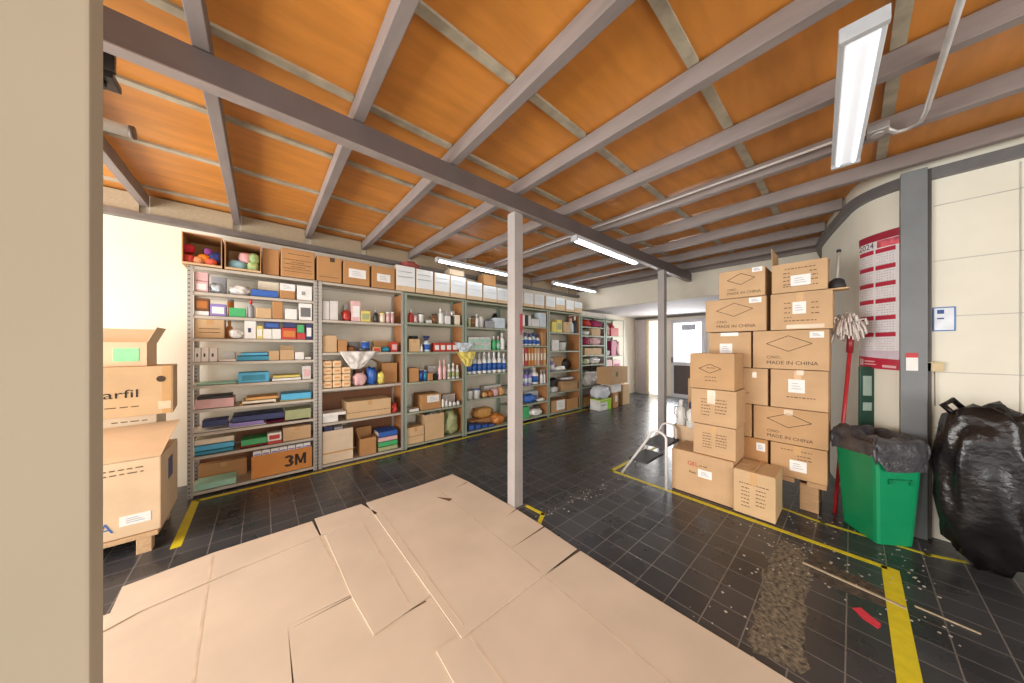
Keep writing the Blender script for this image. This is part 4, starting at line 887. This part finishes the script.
it(8, 0, 'box', 611, 618.5, 328, 'r', 'bright red box', d=.2); it(8, 0, 'cloth', 605.5, 610.5, 325, 'p', 'pink bundle', d=.2); it(8, 1, 'cloth', 605.5, 611, 350, 'z', 'grey garment', d=.2); it(8, 1, 'box', 611.5, 616, 341, 'm', 'crimson box', d=.2); it(8, 1, 'cloth', 616.3, 621, 341, 'p', 'pink garment', d=.2)
it(8, 2, 'box', 605.5, 612, 360, 'p', 'pale pink box', d=.2); it(8, 2, 'box', 613, 620.5, 360, 'p', 'pink and purple box', c2='m', d=.2)
it(8, 0, 'cloth', 611, 621, 325, 'r', 'rumpled red and pink cloth behind the red box', y=.22, d=.12); it(8, 3, 'carton', 606, 621, 395, 3, 'brown carton', d=.25)
it(2, 3, 'paper', 320, 346, 413, 'w', 'upper white paper pile', vb=415.8, y=.0); it(3, 0, 'box', 446, 460, 311, 'z', 'long pale box at the back', y=.22, d=.1); it(3, 1, 'box', 411, 418, 336, 'k', 'black tool case at the back', y=.24, d=.1); it(3, 3, 'box', 443, 460, 394, 'z', 'grey white carton at the back', y=.22, d=.12)
it(4, 3, 'box', 484, 505, 385, 'z', 'low grey box at the back', y=.24, d=.1); it(2, 1, 'box', 349, 360, 342, 'q', 'grey box at the back', y=.24, d=.1); it(2, 1, 'box', 374, 390, 341, 't', 'tan box at the back', y=.24, d=.1); it(1, 3, 'box', 222, 235, 352, 'z', 'grey box at the back', y=.25, d=.1)
it(1, 0, 'box', 211, 226, 277, 'q', 'grey box at the back', y=.25, d=.1); it(5, 4, 'box', 528, 541, 391, 'l', 'pale blue box at the back', y=.25, d=.1); it(6, 1, 'box', 552, 559, 340, 'z', 'pale grey box', d=.15); it(6, 2, 'box', 553, 565, 357, 't', 'tan box at the back', y=.26, d=.1)
it(2, 2, 'box', 355, 366, 368, 'B', 'dark brown box at the back', y=.22, d=.12); it(3, 2, 'box', 428, 438, 366, 'z', 'grey box at the back', y=.24, d=.1); it(2, 0, 'box', 344, 360, 305, 'z', 'grey tray at the back', y=.25, d=.1); it(1, 5, 'paper', 196, 230, 398.5, 'w', 'white sheets set back', y=.02) if False else None
t = MB().box(5.62, 6.55, 4.2, 4.24, 2.1906, 2.30).done('white_board', M('#ded8cc', .6)); tag(t, 'long cream board lying on top of the seventh shelving unit', 'board')
# things hanging over shelf edges
def drape(label, u0, u1, vt, vb, c, y=-.02, seed=1, name='plastic_bag', cat='bag'):
    xa, _, zt = onY(u0, vt, YF+y); xb, _, zb = onY(u1, vb, YF+y); b = MB(); n_, m_2 = 18, 14; rows = []
    for j in range(m_2+1):
        row = []
        for i in range(n_+1):
            f, g = i/n_, j/m_2; half = (1-.75*g**1.3)
            x = (xa+xb)/2 + (f-.5)*(xb-xa)*half + .15*(xb-xa)*g*(seed % 2 - .5); z = zt + (zb-zt)*g
            yy = YF + y - .02*math.sin(f*PI)*g - .025*noise.noise(Vector((f*5, g*4, seed*3)))
            if j == 0: yy = YF + .06
            row.append(b._v((x, yy, z)))
        rows.append(row)
    for A, B in zip(rows, rows[1:]):
        for i in range(n_):
            f_ = b.b.faces.new((A[i], A[i+1], B[i+1], B[i])); f_.smooth = True
    o = b.done(name, M(C[c], .35, var=.12, scale=20, bump=.3)); md = o.modifiers.new('thickness', 'SOLIDIFY'); md.thickness = .004
    return tag(o, label, cat)
drape('white plastic bag hanging over the second shelf edge of second unit', 340, 377, 350.5, 368, 'z', seed=2)
drape('pale yellow bag hanging in front of the fourth unit post', 457, 476, 351, 366, 'y', -.03, 3)
drape('clear white plastic above the pale yellow hanging bag', 455, 474, 342, 353, 'l', -.012, 4)
t = thing('dark_bowl', 'dark shallow bowl on the second shelf edge of second unit', 'bowl', (onY(364, 350, 4.21)[0], 4.235, 1.3856)); MB().lathe([(.04, 0), (.085, .045), (.08, .045), (.038, .006)], seg=20).done('bowl', M('#3c3a39', .4), t)

# --- boxes on top of the shelving
ZT_ = 2.236
def topbox(u0, u1, vt, label, y=-.02, d=.36, **k):
    Y = YF + y; x0, x1 = onY(u0, 300, Y)[0]+.004, onY(u1, 300, Y)[0]-.004; h = onY((u0+u1)/2, vt, Y)[2] - ZT_; bay = min(BAYS, key=lambda q: abs((BAYS[q][0]+BAYS[q][1])/2 - (x0+x1)/2))
    return carton(label, x0, Y, ZT_ + .0006, x1-x0, d, min(h, .40), group='boxes on top of the shelving', **k), x0, x1, Y, h
def sidebox(label, u0, u1, vt, tone, y=-.02):   # open side faces the room
    Y = YF + y; x0, x1 = onY(u0, 300, Y)[0]+.004, onY(u1, 300, Y)[0]-.004; h = onY((u0+u1)/2, vt, Y)[2] - ZT_; w = x1-x0; d = .38; k = .007
    t = thing('cardboard_box', label, 'box', (x0, Y, ZT_+.0006), 0, 'boxes on top of the shelving')
    MB().box(0, w, 0, d, 0, k).box(0, w, 0, d, h-k, h).box(0, k, 0, d, k, h-k).box(w-k, w, 0, d, k, h-k).box(k, w-k, d-k, d, k, h-k).done('body', CARD[tone], t)
    MB().box(0, w, -.002, .001, 0, .02).done('front_lip', CARD[2], t)
    return x0, w, Y, h
x0, w, Y, h = sidebox('open box of red, orange and navy balls, leftmost on the shelving', 181, 222.5, 234.5, 3)
for i, (fx, fz, r, c, nm) in enumerate(((.12, .17, .045, '#d4463c', 'red'), (.10, .52, .042, '#c9283c', 'crimson'), (.36, .16, .04, '#e8a070', 'peach'), (.52, .25, .048, '#e5821e', 'orange'), (.72, .15, .04, '#d9604a', 'coral'), (.84, .36, .05, '#27306e', 'navy'), (.64, .5, .03, '#8a3a8a', 'purple'))):
    o = MB().blob((0, 0, 0), (r, r, r), i, .12, 4).done('yarn_ball', M(c, .8, var=.2, scale=40, bump=.5)); o.location = (x0 + .01 + fx*(w-.02), Y + .07 + .02*(i % 2), ZT_ + .0085 + max(fz*h, r)); tag(o, '%s ball of yarn inside the leftmost open top box' % nm, 'ball', 'yarn balls in the open box')
x0, w, Y, h = sidebox('open box of folded blue and green cloths on the shelving', 224, 261.5, 243.5, 3)
for fx, fz, rx, c, nm in ((.31, .0, .072, '#9fd0dc', 'pale blue'), (.76, .02, .05, '#b7cf8e', 'pale green'), (.55, .42, .06, '#e6b4b4', 'pink'), (.78, .44, .05, '#9fc083', 'olive green')):
    o = MB().blob((0, 0, .06), (rx, .1, .06), int(fx*30), .15, 2.5, 3, floor=0).done('folded_cloth', M(c, .9, var=.1, bump=.2)); o.location = (x0 + fx*w, Y + .15, ZT_ + .008 + fz*h*.75); tag(o, '%s folded cloth inside the second open top box' % nm, 'cloth', 'cloths in the open box')
topbox(262, 279.5, 249, 'plain brown carton set back between the open box and handwritten carton', y=.03, tone=3, tape=False)
HW = (('L', .2, .85, .82, 1, .1), ('L', .08, .9, .62, 3, .16), ('L', .3, .7, .53, 2, .16), ('L', .1, .95, .2, 1, .1))
topbox(280.5, 315, 250, 'brown carton covered in dark handwriting on top of the shelving', tone=3, tape=False, prints=HW)
t = topbox(316.5, 342, 257, 'brown carton with a black emblem on top of second unit', tone=3, tape=False, prints=(('L', .1, .9, .18, 1, .1),))[0]
MB().box(.13, .18, -.0015, .001, .24, .29, .0).done('emblem', INK, t)
topbox(343, 370, 262, 'brown carton with a wide white label on top of second unit', tone=3, tape=False, stick=((.2, .85, .3, .68),))
topbox(371.5, 395, 267, 'brown carton with a squarer white label on top of second unit', tone=3, tape=False, stick=((.22, .8, .3, .66),))
us = [(396, 415.5, 266), (416, 433.5, 270), (434.5, 450, 273.5), (450.5, 466, 276.5), (467, 482.5, 282), (483.5, 497, 286), (497.3, 508, 288.5), (515, 523.5, 291), (524, 533.8, 293), (534.3, 544.5, 294.5), (546, 555.5, 296.5), (556, 565, 298), (566.3, 574, 300.5), (574.5, 582.3, 302)]
for i, (a, b_, v) in enumerate(us):
    full = i in (11,)
    topbox(a, b_, v, 'white faced box on top of shelving, %s from the left of the white row' % ORD[i], tone=4, tape=False, stick=((.02, .98, .2 if i not in (11, 13) else .45, .985, M('#e4e9ea', .5, var=.03)), (.1, .9, .55, .57, M('#b3c3d6', .6)), (.1, .8, .75, .77, M('#c3cfd6', .6))))
def on_top(u0, u1, vb, vt, label, kind, c, y=.06, d=.2):
    Y = YF+y; x0, x1 = onY(u0, 300, Y)[0], onY(u1, 300, Y)[0]; z0 = onY((u0+u1)/2, vb, Y)[2]; z1 = onY((u0+u1)/2, vt, Y)[2]
    if kind == 'c': carton(label, x0, Y, z0, x1-x0, d, max(z1-z0, .02), tone=c, tape=False)
    else:
        o = MB().blob((0, 0, .03), ((x1-x0)/2, d/2, max(z1-z0, .03)*.6), int(u0), .4, 3, 3, floor=0).done('cloth_scrap', M(c, .8, var=.2)); o.location = ((x0+x1)/2, Y+d/2, z0); tag(o, label, 'cloth')
def ztop(i): return us[i][2]
on_top(484, 496, 285.2, 275, 'small tan carton lying on the sixth white faced box', 'c', 3)
on_top(450, 464, 275.5, 270, 'flat cream carton lying on the fourth white faced box', 'c', 5)
on_top(404, 420, 267, 260, 'red and brown bundle on the first two white faced boxes', 'b', '#a05048')

# --- goods on the floor beyond the shelving
def fbox(label, u0, u1, Y, z0, h, d, **k):
    x0, x1 = onY(u0, 380, Y)[0], onY(u1, 380, Y)[0]; return carton(label, x0, Y, z0, x1-x0, d, h, **k)
t = thing('product_box', 'white box with lime green stripes on the floor beyond the lintel', 'box', (5.72, 3.74, .002))
MB().box(0, .46, 0, .27, 0, .24, .004).done('body', M('#e4e6e0', .5), t); MB().box(0, .46, -.0015, .0, .19, .24).box(.30, .46, -.0015, 0, 0, .19).done('green_print', M('#9fd02c', .5), t); MB().box(-.004, .464, -.004, .274, .225, .25, .003).done('lid', M('#c8de6a', .5), t); MB().box(.03, .22, -.003, -.001, .11, .13).done('printed_line', M('#8d8d8d', .6), t)
o = MB().blob((0, 0, .14), (.26, .16, .15), 3, .3, 2.2, 3, floor=0).done('plastic_bag', M('#d3d8de', .35, var=.1, bump=.3)); o.location = (5.93, 3.88, .253); tag(o, 'grey white stuffed bag lying on the lime striped box', 'bag')
carton('small brown carton beside the lime striped box', 6.26, 3.72, .002, .2, .3, .36, tone=3, tape=False, stick=((.3, .7, .4, .8),))
carton('white carton stacked on the small brown carton', 6.2, 3.74, .364, .42, .3, .2, tape=False, mat=M('#e2dfd8', .6))
carton('tall narrow carton standing left of the doorway column', 6.75, 3.76, .002, .32, .35, .50, tone=2, tape=False)
t = carton('wide brown carton with a green emblem heaped above the far white bags', 6.05, 3.7, .568, .82, .36, .40, tone=1, tape=False)
MB().box(.26, .36, -.0015, .001, .18, .29).done('emblem', M('#5d6a2c', .7), t)
